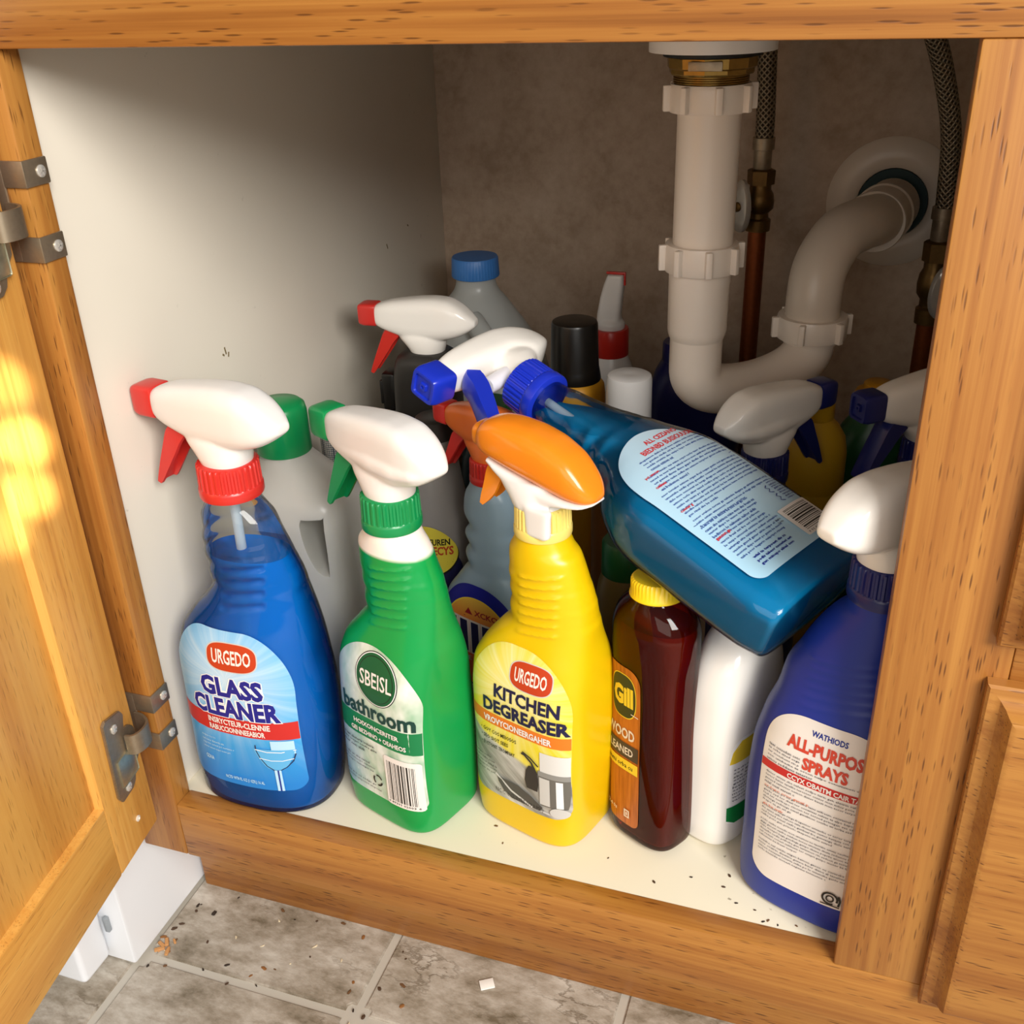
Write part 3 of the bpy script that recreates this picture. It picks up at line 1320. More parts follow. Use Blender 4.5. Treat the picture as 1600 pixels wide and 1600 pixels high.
def hinge(zlo):
    """wrap-round face-frame hinge; zlo = height of its lowest point in world z"""
    h = thing('hinge', None, None, (0, 0, zlo - FZ))
    h.parent = cab
    h['label'] = 'brushed nickel wrap-round hinge'
    # frame wings
    for z in (.0100, .0410) if zlo < .2 else (.0100, .0483):
        bm = bmesh.new()
        add_box(bm, (0, -.0016, z), (.0016, .0165, z + .0135), .0008)
        add_box(bm, (-.0205, -.0016, z), (.0016, 0, z + .0135), .0007)
        obj('wing', bm, STEEL, h)
        screw(h, Matrix.Translation((.0016, .0105, z + .0068)) @ Matrix.Rotation(R(90), 4, 'Y'))
    bm = bmesh.new()
    add_box(bm, (-.0215, -.0018, .0105), (-.0125, -.0002, .054 if zlo < .2 else .0615), .0006)
    obj('frame_plate', bm, STEEL, h)
    # cup plate on the door's inner face
    Dm = Matrix.Translation((dpiv[0], dpiv[1], 0)) @ Matrix.Rotation(door_a, 4, 'Z')
    bm = bmesh.new()
    pts = [(.0365, .0055), (.0342, .0615), (.031, .0635), (.0145, .0592), (.0115, .0545), (.0142, .045), (.0085, .0435), (.0042, .039), (.0035, .033), (.0048, .0175), (.0125, .0105), (.0150, .0035), (.0195, 0), (.033, -.0005)]
    plate_prism(bm, pts, .0022)
    bm.transform(Dm)
    obj('cup_plate', bm, STEEL, h)
    bm = bmesh.new()
    # sunken cup seen as a dished pocket with sloping sides
    add_box(bm, (.0100, .0020, .0085), (.0305, .0030, .0300), .0012)
    loft(bm, [[(.0115, .0030, .0125), (.029, .0030, .0095), (.029, .0030, .0290), (.0115, .0030, .0290)], [(.0155, .0040, .0155), (.0255, .0040, .0135), (.0255, .0040, .0250), (.0155, .0040, .0250)]], False, True)
    bm.transform(Dm)
    obj('cup', bm, metal('satin_cup', '#c9c6ae', 0.3), h)
    bm = bmesh.new()
    # arm: a strap bowed out from the cup to the frame plate
    P = cr_path([(.017, .003, .034), (.016, .0085, .034), (.009, .0115, .034), (.001, .0105, .034), (-.0045, .004, .034), (-.006, -.002, .034)], 22)
    T = np.gradient(P, axis=0)
    T /= np.linalg.norm(T, axis=1)[:, None]
    rg = []
    for p, t_ in zip(P, T):
        nrm = np.array([-t_[1], t_[0], 0])
        rg.append([p + nrm * a + np.array([0, 0, b]) for a, b in ((-.0008, -.0075), (.0008, -.0075), (.0008, .0075), (-.0008, .0075))])
    loft(bm, rg)
    bm.transform(Dm)
    obj('arm', bm, STEEL, h, sharp=30)
    for x, z in ((.0245, .0525), (.0245, .0055)):
        screw(h, Dm @ Matrix.Translation((x, .0022, z)) @ Matrix.Rotation(R(-90), 4, 'X'))
    return h


hinge(.0400)
hinge(.3687)

# three bright flecks of low sun that reach the open door
for k, (s_, z_, e_) in enumerate(((.0340, .3264, 700), (.0310, .2927, 1500), (.0367, .2650, 1000), (.0666, .2577, 500))):
    p = Vector((dpiv[0], dpiv[1], 0)) + Vector((.163, -.9866, 0)) * s_ + Vector((0, 0, z_))
    spot('sun_fleck', (1.15, -1.05, 1.05), p, e_ * .7, 1.15, 1.0, (1.0, .93, .78))

# ---------------------------------------------------------------- dishwasher beside the cabinet
dw = thing('dishwasher', 'white dishwasher edge showing below the open oak door', 'appliance', (-.045, 0, FZ))
bm = bmesh.new()
add_box(bm, (-.55, -.030, .0025), (0, .5, .70), .0025)
obj('side_panel', bm, APPL, dw)
bm = bmesh.new()
add_box(bm, (-.55, -.062, .012), (-.0165, -.0335, .16), .004, 3)
obj('kick_plate', bm, APPL, dw)
bm = bmesh.new()
add_box(bm, (-.0165, -.0335, .036), (-.0125, -.0300, .050), .0008)
obj('bracket', bm, plastic('grey_bracket', '#8f959a', .4), dw)

# ---------------------------------------------------------------- plumbing
tx, ty = .3005, .28
sink = thing('sink', 'underside of the kitchen sink above the white drain pipe', 'sink', (tx, ty, .4575))
bm = bmesh.new()
lathe(bm, [(.0330, .0), (.0345, .0015), (.0347, .005), (.036, .0065), (.058, .012), (.105, .022), (.11, .14), (.105, .14), (.10, .03), (.04, .02), (.04, 0)], 48, cap0=False, cap1=False)
obj('bowl', bm, WHITEPL, sink)

drain = thing('drain_pipe', 'white plastic drain pipe with curved trap under the sink', 'pipe', (tx, ty, .16))
DZ = -.16


def dpart(name, bm, mat, **k):
    bm.transform(Matrix.Translation((-tx, -ty, DZ)))
    return obj(name, bm, mat, drain, **k)


bm = bmesh.new()
lathe(bm, [(.02, .4545), (.0305, .4545), (.031, .4552), (.031, .4572), (.0305, .4578), (.02, .4578)], 48, (tx, ty))
dpart('gasket', bm, RUBBER)
bm = bmesh.new()
lathe(bm, [(.018, .4440), (.0262, .4440), (.0268, .4450), (.0268, .4472), (.0282, .4482), (.0286, .4540), (.02, .4543)], 12, (tx, ty))
dpart('locknut', bm, BRASS, sharp=25)
bm = bmesh.new()
pr = []
for k in range(6):
    z = .4375 + k * .0013
    pr += [(.0228, z), (.0240, z + .0004), (.0240, z + .0008), (.0228, z + .0012)]
lathe(bm, pr, 48, (tx, ty))
dpart('threaded_tail', bm, BRASS)
for k in range(1):
    bm = bmesh.new()
    add_box(bm, (tx - .010, ty - .0288, .4476), (tx + .011, ty - .0276, .4530), .0003)
    dpart('stamped_plate', bm, STEEL)


def slip_nut(c, z, r, h, lugs=8, tilt=None):
    bm = bmesh.new()
    lathe(bm, [(r * .74, z), (r * .98, z), (r, z + .001), (r, z + h * .86), (r * .97, z + h), (r * .74, z + h)], 48, c)
    for k in range(lugs):
        a = 2 * math.pi * k / lugs + .35
        add_box(bm, (r - .002, -.0022, z + .0005), (r + .0042, .0022, z + h * .97), .0008,
                mat=Matrix.Translation((c[0], c[1], 0)) @ Matrix.Rotation(a, 4, 'Z'))
    return bm


dpart('slip_nut', slip_nut((tx, ty), .4215, .0262, .0170), PVC)
bm = bmesh.new()
lathe(bm, [(.0205, .31), (.0205, .4375)], 40, (tx, ty))
dpart('tailpiece', bm, PVC)
dpart('slip_nut', slip_nut((tx - .0005, ty), .3185, .0252, .0185), PVC)
nx, ny = .3735, .36
bm = bmesh.new()
lathe(bm, [(.0190, .27), (.0203, .2735), (.0208, .276), (.0212, .322), (.0200, .322)], 40, (tx - .001, ty))
dpart('trap_socket', bm, PVC)
bm = bmesh.new()
c0 = np.array([tx - .001, ty, 0])
dv = np.array([nx - c0[0], ny - c0[1], 0])
pts = []
pts.append(c0 + [0, 0, .276])
for a in np.linspace(0, 180, 19):
    w = (1 - math.cos(R(a))) / 2
    pts.append(c0 + dv * w + np.array([0, 0, .248 - .026 * math.sin(R(a)) ** .8]))
pts.append(c0 + dv + [0, 0, .258])
tube(bm, pts, .0186, 36, n=60)
dpart('trap_bend', bm, PVC)
bm = slip_nut((nx, ny), .2505, .0262, .0165, 6)
dpart('slip_nut', bm, PVC)
bm = bmesh.new()
lathe(bm, [(.0192, .247), (.0215, .2475), (.0215, .2508), (.0192, .2512)], 40, (nx, ny))
dpart('trap_rim', bm, PVC)
ex, ez = .4205, .312
bm = bmesh.new()
tube(bm, [(nx, ny, .255), (nx - .0005, ny, .283), (nx + .002, ny + .010, .303), (nx + .012, ny + .034, .3185), (nx + .026, ny + .066, .3210), (.412, .47, .3165), (ex, .54, ez)], .0202, 36, n=56)
dpart('trap_arm', bm, PVC2)
dirv = Vector((ex - .405, .54 - .445, -.002)).normalized()
q = Vector((0, 0, 1)).rotation_difference(dirv).to_matrix().to_4x4()
bm = bmesh.new()
lathe(bm, [(.0200, 0), (.0240, 0), (.0246, .002), (.0246, .005), (.0232, .0065), (.0232, .034), (.0246, .0355), (.0246, .040), (.0232, .042), (.0228, .075), (.02, .075)], 40)
bm.transform(Matrix.Translation((.4085, .462, .315)) @ q)
dpart('coupling', bm, PVC2)
bm = bmesh.new()
lathe(bm, [(.029, .0), (.030, .0035), (.034, .0062), (.042, .0060), (.052, .0030), (.0555, .0002), (.0555, -.001), (.029, -.001)], 48)
bm.transform(Matrix.Translation((ex, DEPTH - .0008, ez)) @ Matrix.Rotation(R(90), 4, 'X'))
dpart('wall_flange', bm, PVC2)
bm = bmesh.new()
lathe(bm, [(.0245, .0), (.0292, .0), (.0296, .002), (.0292, .0034), (.0245, .0034)], 40)
bm.transform(Matrix.Translation((ex, DEPTH - .0012, ez)) @ Matrix.Rotation(R(90), 4, 'X'))
dpart('flange_seal', bm, plastic('dark_teal_sealant', '#0d2f30', .6))


def supply(label, x, y, zt, hose_pts, facing, hs):
    """stop valve on a copper riser with a braided hose above; zt = hose ferrule foot"""
    t = thing('water_supply_line', label, 'pipe', (x, y, 0))

    def p(name, bm, mat):
        bm.transform(Matrix.Translation((-x, -y, 0)))
        return obj(name, bm, mat, t)
    bm = bmesh.new()
    lathe(bm, [(.0078, .0), (.0078, zt - .078 * hs)], 24, (x, y))
    p('copper_pipe', bm, COPPER)
    bm = bmesh.new()
    lathe(bm, [(.008, zt - .080 * hs), (.0105, zt - .079 * hs), (.0108, zt - .066 * hs), (.0085, zt - .064 * hs), (.0085, zt - .058 * hs), (.012, zt - .053 * hs), (.0125, zt - .044 * hs), (.0115, zt - .036 * hs), (.0092, zt - .031 * hs), (.0092, zt - .024 * hs)], 20, (x, y))
    p('valve_body', bm, BRONZE)
    bm = bmesh.new()
    lathe(bm, [(.008, zt - .025 * hs), (.0115, zt - .0248 * hs), (.0118, zt - .009 * hs), (.010, zt - .0075 * hs), (.0068, zt - .0072 * hs)], 6, (x, y))
    p('compression_nut', bm, BRONZE)
    bm = bmesh.new()
    lathe(bm, [(.0072, zt - .0075 * hs), (.0076, zt - .006 * hs), (.0076, zt + .010), (.0092, zt + .0105), (.0092, zt + .020), (.0070, zt + .0205)], 28, (x, y))
    p('ferrule', bm, STEEL)
    bm = bmesh.new()
    tube(bm, [(x, y, zt + .019)] + hose_pts, .0078, 24, n=60, uv=True)
    p('braided_hose', bm, BRAID)
    bm = bmesh.new()
    d = Vector(facing).normalized()
    M = Matrix.Translation(Vector((x, y, zt - .047 * hs)) + d * .013) @ Vector((0, 0, 1)).rotation_difference(d).to_matrix().to_4x4()
    u, v = sell(2, 32)
    pr = [(.55, 0), (1, .001), (1.0, .004), (.9, .0058), (.6, .0066)]
    # handle: an oval knob whose long side stands upright
    Mh = Matrix.Translation(Vector((x, y, zt - .047 * hs)) + d * .018)
    side = Vector((0, 0, 1)).cross(d).normalized()
    for_r = []
    for s_, h_ in pr:
        for_r.append([Mh.translation + side * (.0105 * s_ * a * (1 - .12 * b)) + Vector((0, 0, 1)) * (.022 * s_ * b) + d * h_ for a, b in zip(u, v)])
    loft(bm, for_r)
    p('valve_handle', bm, CHROME)
    bm = bmesh.new()
    lathe(bm, [(.004, 0), (.004, .0016), (.003, .0022)], 16)
    for a in (0, 90):
        add_box(bm, (-.0028, -.0005, .002), (.0028, .0005, .0026), 0, mat=Matrix.Rotation(R(a), 4, 'Z'))
    bm.transform(Matrix.Translation(Vector((x, y, zt - .047 * hs)) + d * .0245) @ Vector((0, 0, 1)).rotation_difference(d).to_matrix().to_4x4())
    p('handle_screw', bm, BRONZE)
    bm = bmesh.new()
    tube(bm, [Vector((x, y, zt - .047 * hs)) + d * .006, Vector((x, y, zt - .047 * hs)) + d * .019], .0055, 16)
    p('valve_stem', bm, BRONZE)
    return t


supply('thin braided water line and valve just behind the straight drain pipe', .3125, .50, .3530,
       [(.3125, .499, .39), (.3105, .497, .44), (.309, .495, .50), (.309, .495, .60)], (-.64, -.77, 0), .72)
supply('braided water line and valve beside the right oak stile', .4612, .50, .3010,
       [(.4612, .498, .33), (.457, .49, .38), (.443, .475, .43), (.425, .455, .475), (.405, .43, .54), (.395, .42, .60)], (.35, -.93, 0), .98)

# ================================================================ BOTTLES
ROW = 'cleaning bottles inside the sink cabinet'

# ---- glass cleaner, front left
P1 = Prof([[0, .001, .0500, .0350, 2.5], [.0229, .0021, .0521, .0361, 2.5], [.0457, .0034, .0528, .0361, 2.5], [.0686, .0043, .0528, .0361, 2.5], [.0915, .0042, .052, .0361, 2.5],
           [.1144, .0035, .0503, .0358, 2.5], [.1304, .0047, .048, .0341, 2.4], [.1441, .0084, .0427, .0308, 2.35], [.1578, .0141, .0351, .0259, 2.3], [.1692, .0166, .031, .0222, 2.3],
           [.176, .0150, .0314, .0208, 2.3], [.183, .0141, .0299, .0201, 2.24], [.189, .0120, .0298, .0197, 2.2], [.1944, .0114, .0285, .0193, 2.18], [.2005, .0100, .0276, .0188, 2.15], [.2058, .0098, .0258, .0184, 2.12], [.2150, .0085, .0242, .0178, 2.06],
           [.2200, .0075, .0210, .0170, 2.0], [.2245, .0070, .0175, .0165, 2.0], [.2330, .0069, .0160, .0160, 2.0]],
          ribs=([.161, .169, .177, .185, .193, .200], .016, .016, -.0012, .0018))
t = thing('spray_bottle', 'blue glass cleaner spray bottle with red trigger and collar', 'bottle', (.0512, .0457, .0002), .0065)
obj('bottle_body', P1.body(nz=200, N=96), CLEAR, t)
liquid_in(P1, t, BLUELIQ, plane_pt=(0, 0, .1895))
bm = bmesh.new()
tube(bm, [(.007, 0, .232), (.006, .0, .17), (.002, .002, .08), (-.004, .004, .008)], .0032, 16, n=20)
obj('dip_tube', bm, TUBEM, t)
spray_top(t, (.0069, 0, .2287), (WHITEPL, RED, RED, RED), .96, R(-9.5), 'std', .0198, 30)
L = Label(P1)
L.shape(-.0412, .0455, .0235, .1460, A_GLASS, rb=.009, rt=(.030, .044), pw=2.0)
L.off = .0005
L.rect(-.0408, .0452, .0672, .0812, RED_)
L.ell(.0085, .1287, .0180, .0105, SILV, 3.0)
L.ell(.0085, .1287, .0172, .0098, BRED, 3.0)
L.text('URGEDO', -.0052, .0222, .1238, .1340, OFFW, .02)
for bl, mt in ((.11, W_), (.045, NAVY_)):
    L.text('GLASS', -.0165 - bl * .012, .0270 + bl * .012, .0985 - bl * .010, .1130 + bl * .010, mt, bl)
    L.text('CLEANER', -.0255 - bl * .012, .0358 + bl * .012, .0818 - bl * .010, .0962 + bl * .010, mt, bl)
L.text('INSRYCTEUR-CLENNIE', -.0165, .0285, .0748, .0795, OFFW, .03)
L.text('RABUCCIONNNEEABIOR', -.0165, .0245, .0690, .0735, OFFW, .03)
L.lines([(gib(14), -.026, -.014, .0595), (gib(22), -.026, -.008, .0562), (gib(28), -.026, -.0005, .0529), (gib(24), -.026, -.004, .0496)], PBLUE, .0018)
L.text('GDNA', -.0255, -.0185, .0405, .0440, PBLUE, .02)
# martini glass and pale box
L.rect(.0270, .0415, .0560, .0668, PBLUE)
rows = []
for i in range(16):
    q = i / 15
    rows.append((.0425 + .0170 * q, .0285 - .0025 - .0115 * math.sqrt(q), .0285 + .0025 + .0105 * math.sqrt(q)))
L.grid(rows, flat('glass_tint', '#5fb0e4'))
L.stroke([(.0165, .0625), (.0165, .0580), (.0185, .0520), (.0225, .0455), (.0265, .0425), (.028, .0400)], .0007, DNAVY)
L.stroke([(.0415, .0560), (.0395, .0500), (.0350, .0450), (.0310, .0425)], .0006, DNAVY)
L.stroke([(.0160, .0590), (.024, .0575), (.033, .0575), (.0420, .0590)], .0006, W_)
L.stroke([(.0180, .0520), (.026, .0505), (.033, .0505), (.0400, .0520)], .0005, W_)
L.rect(.0268, .0312, .0245, .0425, PBLUE)
L.stroke([(.0292, .0425), (.0290, .0245)], .0011, INK2)
L.text('NCTD WT8 FL OZ (1 0ZFL) 16 AL', -.0105, .0185, .0282, .0318, PBLUE, .02, 1)
L.build(t)

# ---- green bathroom cleaner
ribz = [.1560, .1622, .1684, .1746, .1808, .1870, .1930]
P2 = Prof([[0, -.0033, .0380, .0330, 3.9], [.0214, -.004, .0401, .0337, 3.9], [.0428, -.0034, .0402, .0337, 3.9], [.0642, -.0028, .0396, .0337, 3.9], [.0856, -.0025, .0387, .0337, 3.9], [.107, -.0024, .0376, .0335, 3.8],
           [.122, -.0023, .038, .0320, 3.44], [.1348, -.0007, .0367, .029, 3.06], [.1477, .0035, .0313, .025, 2.68], [.1584, .0068, .0279, .0217, 2.36], [.1648, .0056, .0286, .0208, 2.3], [.1712, .0056, .0281, .0201, 2.24], [.1766, .0040, .0288, .0197, 2.2],
           [.1819, .0036, .0283, .0193, 2.18], [.1872, .0020, .0279, .0189, 2.15], [.1926, .0010, .0270, .0184, 2.12], [.1985, .0, .0262, .0180, 2.08], [.2033, -.0010, .0245, .0175, 2.06], [.2085, -.0012, .0200, .0170, 2.0], [.2150, -.0012, .0160, .0160, 2.0]],
          ribs=(ribz, .008, .0155, .0011, .0011))
t = thing('spray_bottle', 'green bathroom cleaner spray bottle with white head and green trigger', 'bottle', (.1589, .059, .0002), -.3335)
obj('bottle_body', P2.body(nz=210, N=96), GREENBODY, t)
spray_top(t, (-.0012, 0, .2135), (WHITEPL, GREEN, GREEN, GREEN), .96, R(-6), 'crease', .0186, 28)
L = Label(P2)
L.shape(-.0360, .0330, .0225, .1408, A_BATH, rb=.007, rt=(.034, .036), pw=2.0)
L.off = .0005
L.rect(-.0358, .0328, .0695, .0868, BGREEN)
L.ell(.0040, .1195, .0172, .0192, BLACK_)
L.ell(.0040, .1195, .0166, .0186, W_)
L.ell(.0040, .1195, .0160, .0180, DGREEN)
L.ell(.0040, .1195, .0142, .0162, BLACK_)
L.ell(.0040, .1195, .0138, .0158, DGREEN)
L.text('SBEISL', -.0090, .0172, .1135, .1245, OFFW, .012)
L.text('bathroom', -.0270, .0305, .0880, .1010, flat('dark_teal_ink', '#0c3b34'), .03)
L.text('HOIXONCERITER', -.0185, .0200, .0790, .0828, OFFW, .03)
L.text('GEI BEZHINO + OEAHEOS', -.0215, .0245, .0722, .0760, OFFW, .03)
L.lines([(gib(26), -.0345, -.002, .0635), (gib(26), -.0345, .0, .0602), (gib(14), -.0345, -.011, .0569)], BLACK_, .0022)
L.lines([(gib(20), -.0335, -.008, .0480), (gib(24), -.0335, -.003, .0450), (gib(22), -.0335, -.005, .0420), (gib(20), -.0335, -.004, .0310), (gib(24), -.032, .0005, .0280)], GREY_, .0018)
for k in range(3):
    a = 2.1 * k + .4
    L.stroke([(-.0015 + .0036 * math.cos(a + q), .0375 + .0040 * math.sin(a + q)) for q in np.linspace(0, 1.5, 7)], .0013, BLACK_)
L.shape(.0065, .0320, .0235, .0640, OFFW, rb=.002, rt=(.002, .002), n=16, M=10)
barcode(L, .0085, .0285, .0275, .0600, BLACK_)
L.lines([('0 89301 02003 6', .0075, .0300, .0250)], BLACK_, .0018)
L.build(t)

# ---- yellow kitchen degreaser
P3 = Prof([[0, -.0011, .0400, .0335, 3.9], [.0213, -.0015, .0421, .034, 3.9], [.0425, -.0006, .0423, .034, 3.9], [.0638, -.0001, .0427, .034, 3.9], [.085, -.0003, .0425, .034, 3.9], [.1063, -.0008, .0423, .0338, 3.8],
           [.1212, -.0013, .0421, .0323, 3.44], [.1339, .0008, .0389, .0293, 3.06], [.1467, .0047, .033, .0251, 2.68], [.1573, .0088, .0284, .0217, 2.36], [.1637, .0076, .0283, .0208, 2.3], [.1701, .0079, .0273, .0201, 2.24], [.1755, .0064, .0274, .0197, 2.2],
           [.1807, .0059, .0264, .0193, 2.18], [.186, .0043, .0261, .0188, 2.15], [.1913, .0038, .0249, .0184, 2.12], [.1965, .0028, .0241, .018, 2.1], [.202, .0018, .0229, .0175, 2.06], [.2065, .0006, .0195, .0170, 2.0], [.2135, .0002, .0160, .0160, 2.0]],
          ribs=([.1555, .1616, .1677, .1738, .1799, .1860, .1920], .0085, .0150, .0011, .0011))
t = thing('spray_bottle', 'yellow kitchen degreaser spray bottle with orange trigger head', 'bottle', (.2473, .0757, .0002), -.3065)
obj('bottle_body', P3.body(nz=210, N=96), YELLOW, t)
# orange-topped head, white below
bm = bmesh.new()
S3 = [(-.0425, .0475, .0575, .0085), (-.0405, .0450, .0630, .0108), (-.036, .0430, .0655, .0128), (-.0275, .0410, .0680, .0140), (-.0175, .0385, .0685, .0145),
      (-.0034, .0355, .0675, .0148), (.0108, .0325, .0640, .0148), (.0241, .0300, .0572, .0140), (.0335, .0300, .0470, .0118), (.0385, .0310, .0400, .0085), (.0405, .0330, .0360, .0045)]
sections(bm, S3, 2.8)
me = remeshed(bm, .0011, 6)
o = objm('head_shell', me, ORANGE, t)
HM = Matrix.Translation((.0005, 0, .2126)) @ Matrix.Rotation(R(-3), 4, 'Z')
o.data.transform(HM)
bm = bmesh.new()
S3b = [(-.034, .0405, .0440, .011), (-.027, .0355, .0420, .0125), (-.0175, .0290, .0400, .0132), (-.005, .0235, .0375, .0136), (.008, .0235, .0345, .0136), (.0220, .0268, .0322, .0138), (.0340, .0285, .0318, .0118), (.0400, .0312, .0328, .0062)]
sections(bm, S3b, 3.0)
skirt(bm, [(.0195, -.001, .0160, .0160), (.025, -.003, .0175, .0160), (.031, -.006, .021, .0150), (.036, -.008, .023, .013)])
u, v = sell(4, 24)
loft(bm, [np.stack([.0075 + .0085 * u * k, -.0142 + .0030 * v, np.full(24, z)], 1) for z, k in ((.0055, .8), (.007, 1), (.015, 1.02), (.024, 1.1))])
me = remeshed(bm, .0011, 5)
o = objm('spray_head', me, WHITEPL, t)
o.data.transform(HM)
o = obj('trigger', trigger_bm([(-.026, .0405, 1.6), (-.031, .033, 1.6), (-.0345, .0235, 1.35), (-.0385, .0155, .9), (-.0415, .0098, .35)], w=.0075), ORANGE, t)
o.data.transform(HM)
bm = bmesh.new()
u, v = sell(3, 24)
loft(bm, [np.stack([np.full(24, x), .0092 * s_ * u, .0540 + .0072 * s_ * v], 1) for x, s_ in ((-.040, 1), (-.0440, 1), (-.0452, .9), (-.0452, .45), (-.0440, .4), (-.0440, .12), (-.0450, .1))])
o = obj('nozzle', bm, ORANGE, t)
o.data.transform(HM)
o = obj('collar', collar_bm(.0168, .0205, 34, z0=.0005), PALEYEL, t)
o.data.transform(HM)
L = Label(P3)
L.shape(-.0372, .0372, .0265, .1455, A_KITCH, rb=.010, rt=(.034, .040), pw=2.0)
L.off = .0005
L.rect(-.0370, .0370, .0842, .0930, ORAN_)
L.ell(.0105, .1288, .0152, .0098, SILV, 3.0)
L.ell(.0105, .1288, .0145, .0092, BRED, 3.0)
L.text('URGEDO', -.0008, .0218, .1244, .1335, OFFW, .02)
L.text('KITCHEN', -.0155, .0310, .1070, .1170, DNAVY, .035)
L.text('DEGREASER', -.0245, .0368, .0945, .1048, DNAVY, .04)
L.text('VROVYCIONEERGAHER', -.0245, .0265, .0858, .0908, OFFW, .035)
L.lines([('• ' + 'GOY COS MEIOSOS', -.0275, .0010, .0770), ('• ' + 'SEO SIOT SEES', -.0275, -.0055, .0712), ('• ' + 'EUSTONT TROMNAY', -.0275, -.0005, .0654)], BLACK_, .0030)
# cooker, pot and kettle
L.rect(.0185, .0368, .0620, .0790, flat('steel_pale', '#d9d9d6'))
L.grid([(.0360, .0195, .0352), (.0400, .0180, .0360), (.0500, .0172, .0368), (.0600, .0170, .0368)], SILVD)
L.rect(.0170, .0368, .0600, .0640, flat('steel_mid', '#8d8c88'))
L.rect(.0180, .0250, .0370, .0590, SILV)
L.rect(.0290, .0330, .0370, .0590, flat('steel_hi', '#efefee'))
L.grid([(.0460, .0085, .0165), (.0520, .0070, .0172), (.0600, .0080, .0165), (.0650, .0105, .0150)], CHAR)
L.stroke([(.0165, .0600), (.0125, .0680), (.0075, .0720), (.0050, .0725)], .0016, CHAR)
L.stroke([(.0175, .0670), (.0120, .0715), (.0060, .0740)], .0012, CHAR)
L.grid([(.0310, -.004, .018), (.0345, -.010, .020), (.0400, -.014, .012), (.0440, -.015, .002)], flat('steel_dark', '#4b4a46'))
L.stroke([(-.016, .0460), (-.004, .0370), (.012, .0315), (.030, .0290)], .0016, SILV)
L.lines([(gib(14), -.0335, -.019, .0560), (gib(18), -.0335, -.0165, .0530), (gib(20), -.0335, -.0150, .0500), (gib(20), -.0335, -.0150, .0470), (gib(16), -.033, -.017, .0440)], CHAR, .0018)
L.text('NC.C. 0.CL.EYRS (19 0.M0)', -.0165, .0205, .0300, .0345, CHAR, .0, 1)
L.ell(.0305, .0330, .0055, .0042, SILV)
L.build(t)

# ---- amber wood cleaner
P4 = Prof([[0, .0, .0250, .0185, 3.2], [.02, .0, .0262, .0193, 3.2], [.06, 0, .0265, .0193, 3.2], [.10, 0, .0262, .0193, 3.0], [.125, 0, .0268, .0200, 2.7], [.145, 0, .0285, .0210, 2.4], [.156, 0, .0287, .0212, 2.3],
           [.166, 0, .0262, .0200, 2.2], [.1735, 0, .0215, .018, 2.0], [.178, 0, .0165, .0155, 2.0], [.181, 0, .0150, .0148, 2], [.186, 0, .0150, .0148, 2]])
# lower in height so the yellow cap tucks under the lying bottle
k4 = .985
P4 = Prof([[r[0] * k4] + r[1:] for r in P4.rows])
t = thing('cleaner_bottle', 'amber wood cleaner bottle with yellow cap beside the yellow degreaser', 'bottle', (.3188, .0728, .0013), -.52)
t.rotation_euler = (Matrix.Rotation(R(-1.2), 3, 'Y') @ Matrix.Rotation(R(-4.0), 3, 'X') @ Matrix.Rotation(-.52, 3, 'Z')).to_euler()
obj('bottle_body', P4.body(nz=70, N=64), AMBERSH, t)
liquid_in(P4, t, AMBERLIQ, plane_pt=(0, 0, .158))
bm = bmesh.new()
lathe(bm, [(.0160, 0), (.0167, .0008), (.0167, .002), (.0160, .003), (.0157, .0105), (.0145, .0120), (.002, .0121)], 40 * 3, (0, 0), .1748, ribs=40, ribd=.0003, ribz=(.004, .013))
obj('cap', bm, CAPYEL, t)
L = Label(P4)
L.shape(-.0262, .0060, .0120, .1300, A_AMBER, rb=.006, rt=(.010, .010))
L.off = .0005
L.ell(-.0080, .1090, .0110, .0160, YEL_, 2.8)
L.ell(-.0080, .1090, .0104, .0153, flat('deep_green', '#23301c'), 2.8)
L.text('Gill', -.0165, .0005, .1020, .1165, YEL_, .05)
L.text('WOOD', -.0225, .0020, .0780, .0860, CREAM_, .03)
L.rect(-.0258, .0052, .0640, .0750, flat('brown_grey', '#3c3230'))
L.text('CLEANED', -.0240, .0010, .0665, .0722, CREAM_, .02)
L.rect(-.0258, .0052, .0545, .0625, YEL_)
L.lines([(gib(12), -.0225, .0010, .0566)], BLACK_, .0034)
L.stroke([(-.0010, .0985), (.0050, .0980)], .0006, CREAM_)
L.rect(-.0055, -.0010, .0185, .0245, CREAM_)
L.rect(-.0045, -.0020, .0195, .0235, A_AMBER)
L.rect(-.0038, -.0027, .0203, .0228, CREAM_)
L.lines([('12.4 0z', -.022, -.0115, .0205)], CREAM_, .0028)
L.build(t)

# ---- white bottle, side on
P5 = Prof([[r[0] * 1.2] + r[1:] for r in [[0, 0, .0370, .0205, 3.0], [.015, 0, .0395, .0218, 3.0], [.06, .0, .0392, .0216, 3.0], [.09, .001, .0375, .0214, 2.8], [.108, .001, .0330, .0204, 2.6], [.118, .001, .0260, .0180, 2.4], [.1245, 0, .0170, .0140, 2.0], [.128, 0, .0130, .0130, 2.0]]])
t = thing('cleaner_bottle', 'plain white bottle turned sideways between the amber and navy bottles', 'bottle', (.3632, .1055, .0002), R(69))
obj('bottle_body', P5.body(nz=60, N=64), WHITEGL, t)
L = Label(P5)
L.shape(-.0330, .0330, .0200, .0880, W_, rb=.006, rt=(.010, .014))
L.off = .0005
L.grid([(.0700, -.0328, .0328), (.0790, -.031, .031), (.086, -.025, .025)], YEL_)
L.grid([(.0205, -.027, .027), (.0240, -.0325, .0325), (.0350, -.0328, .0328)], flat('leaf_green', '#127a36'))
L.lines([(gib(26), -.030, .030, .064 - .0028 * i) for i in range(10)], GREY_, .0018)
L.build(t)
bm = bmesh.new()
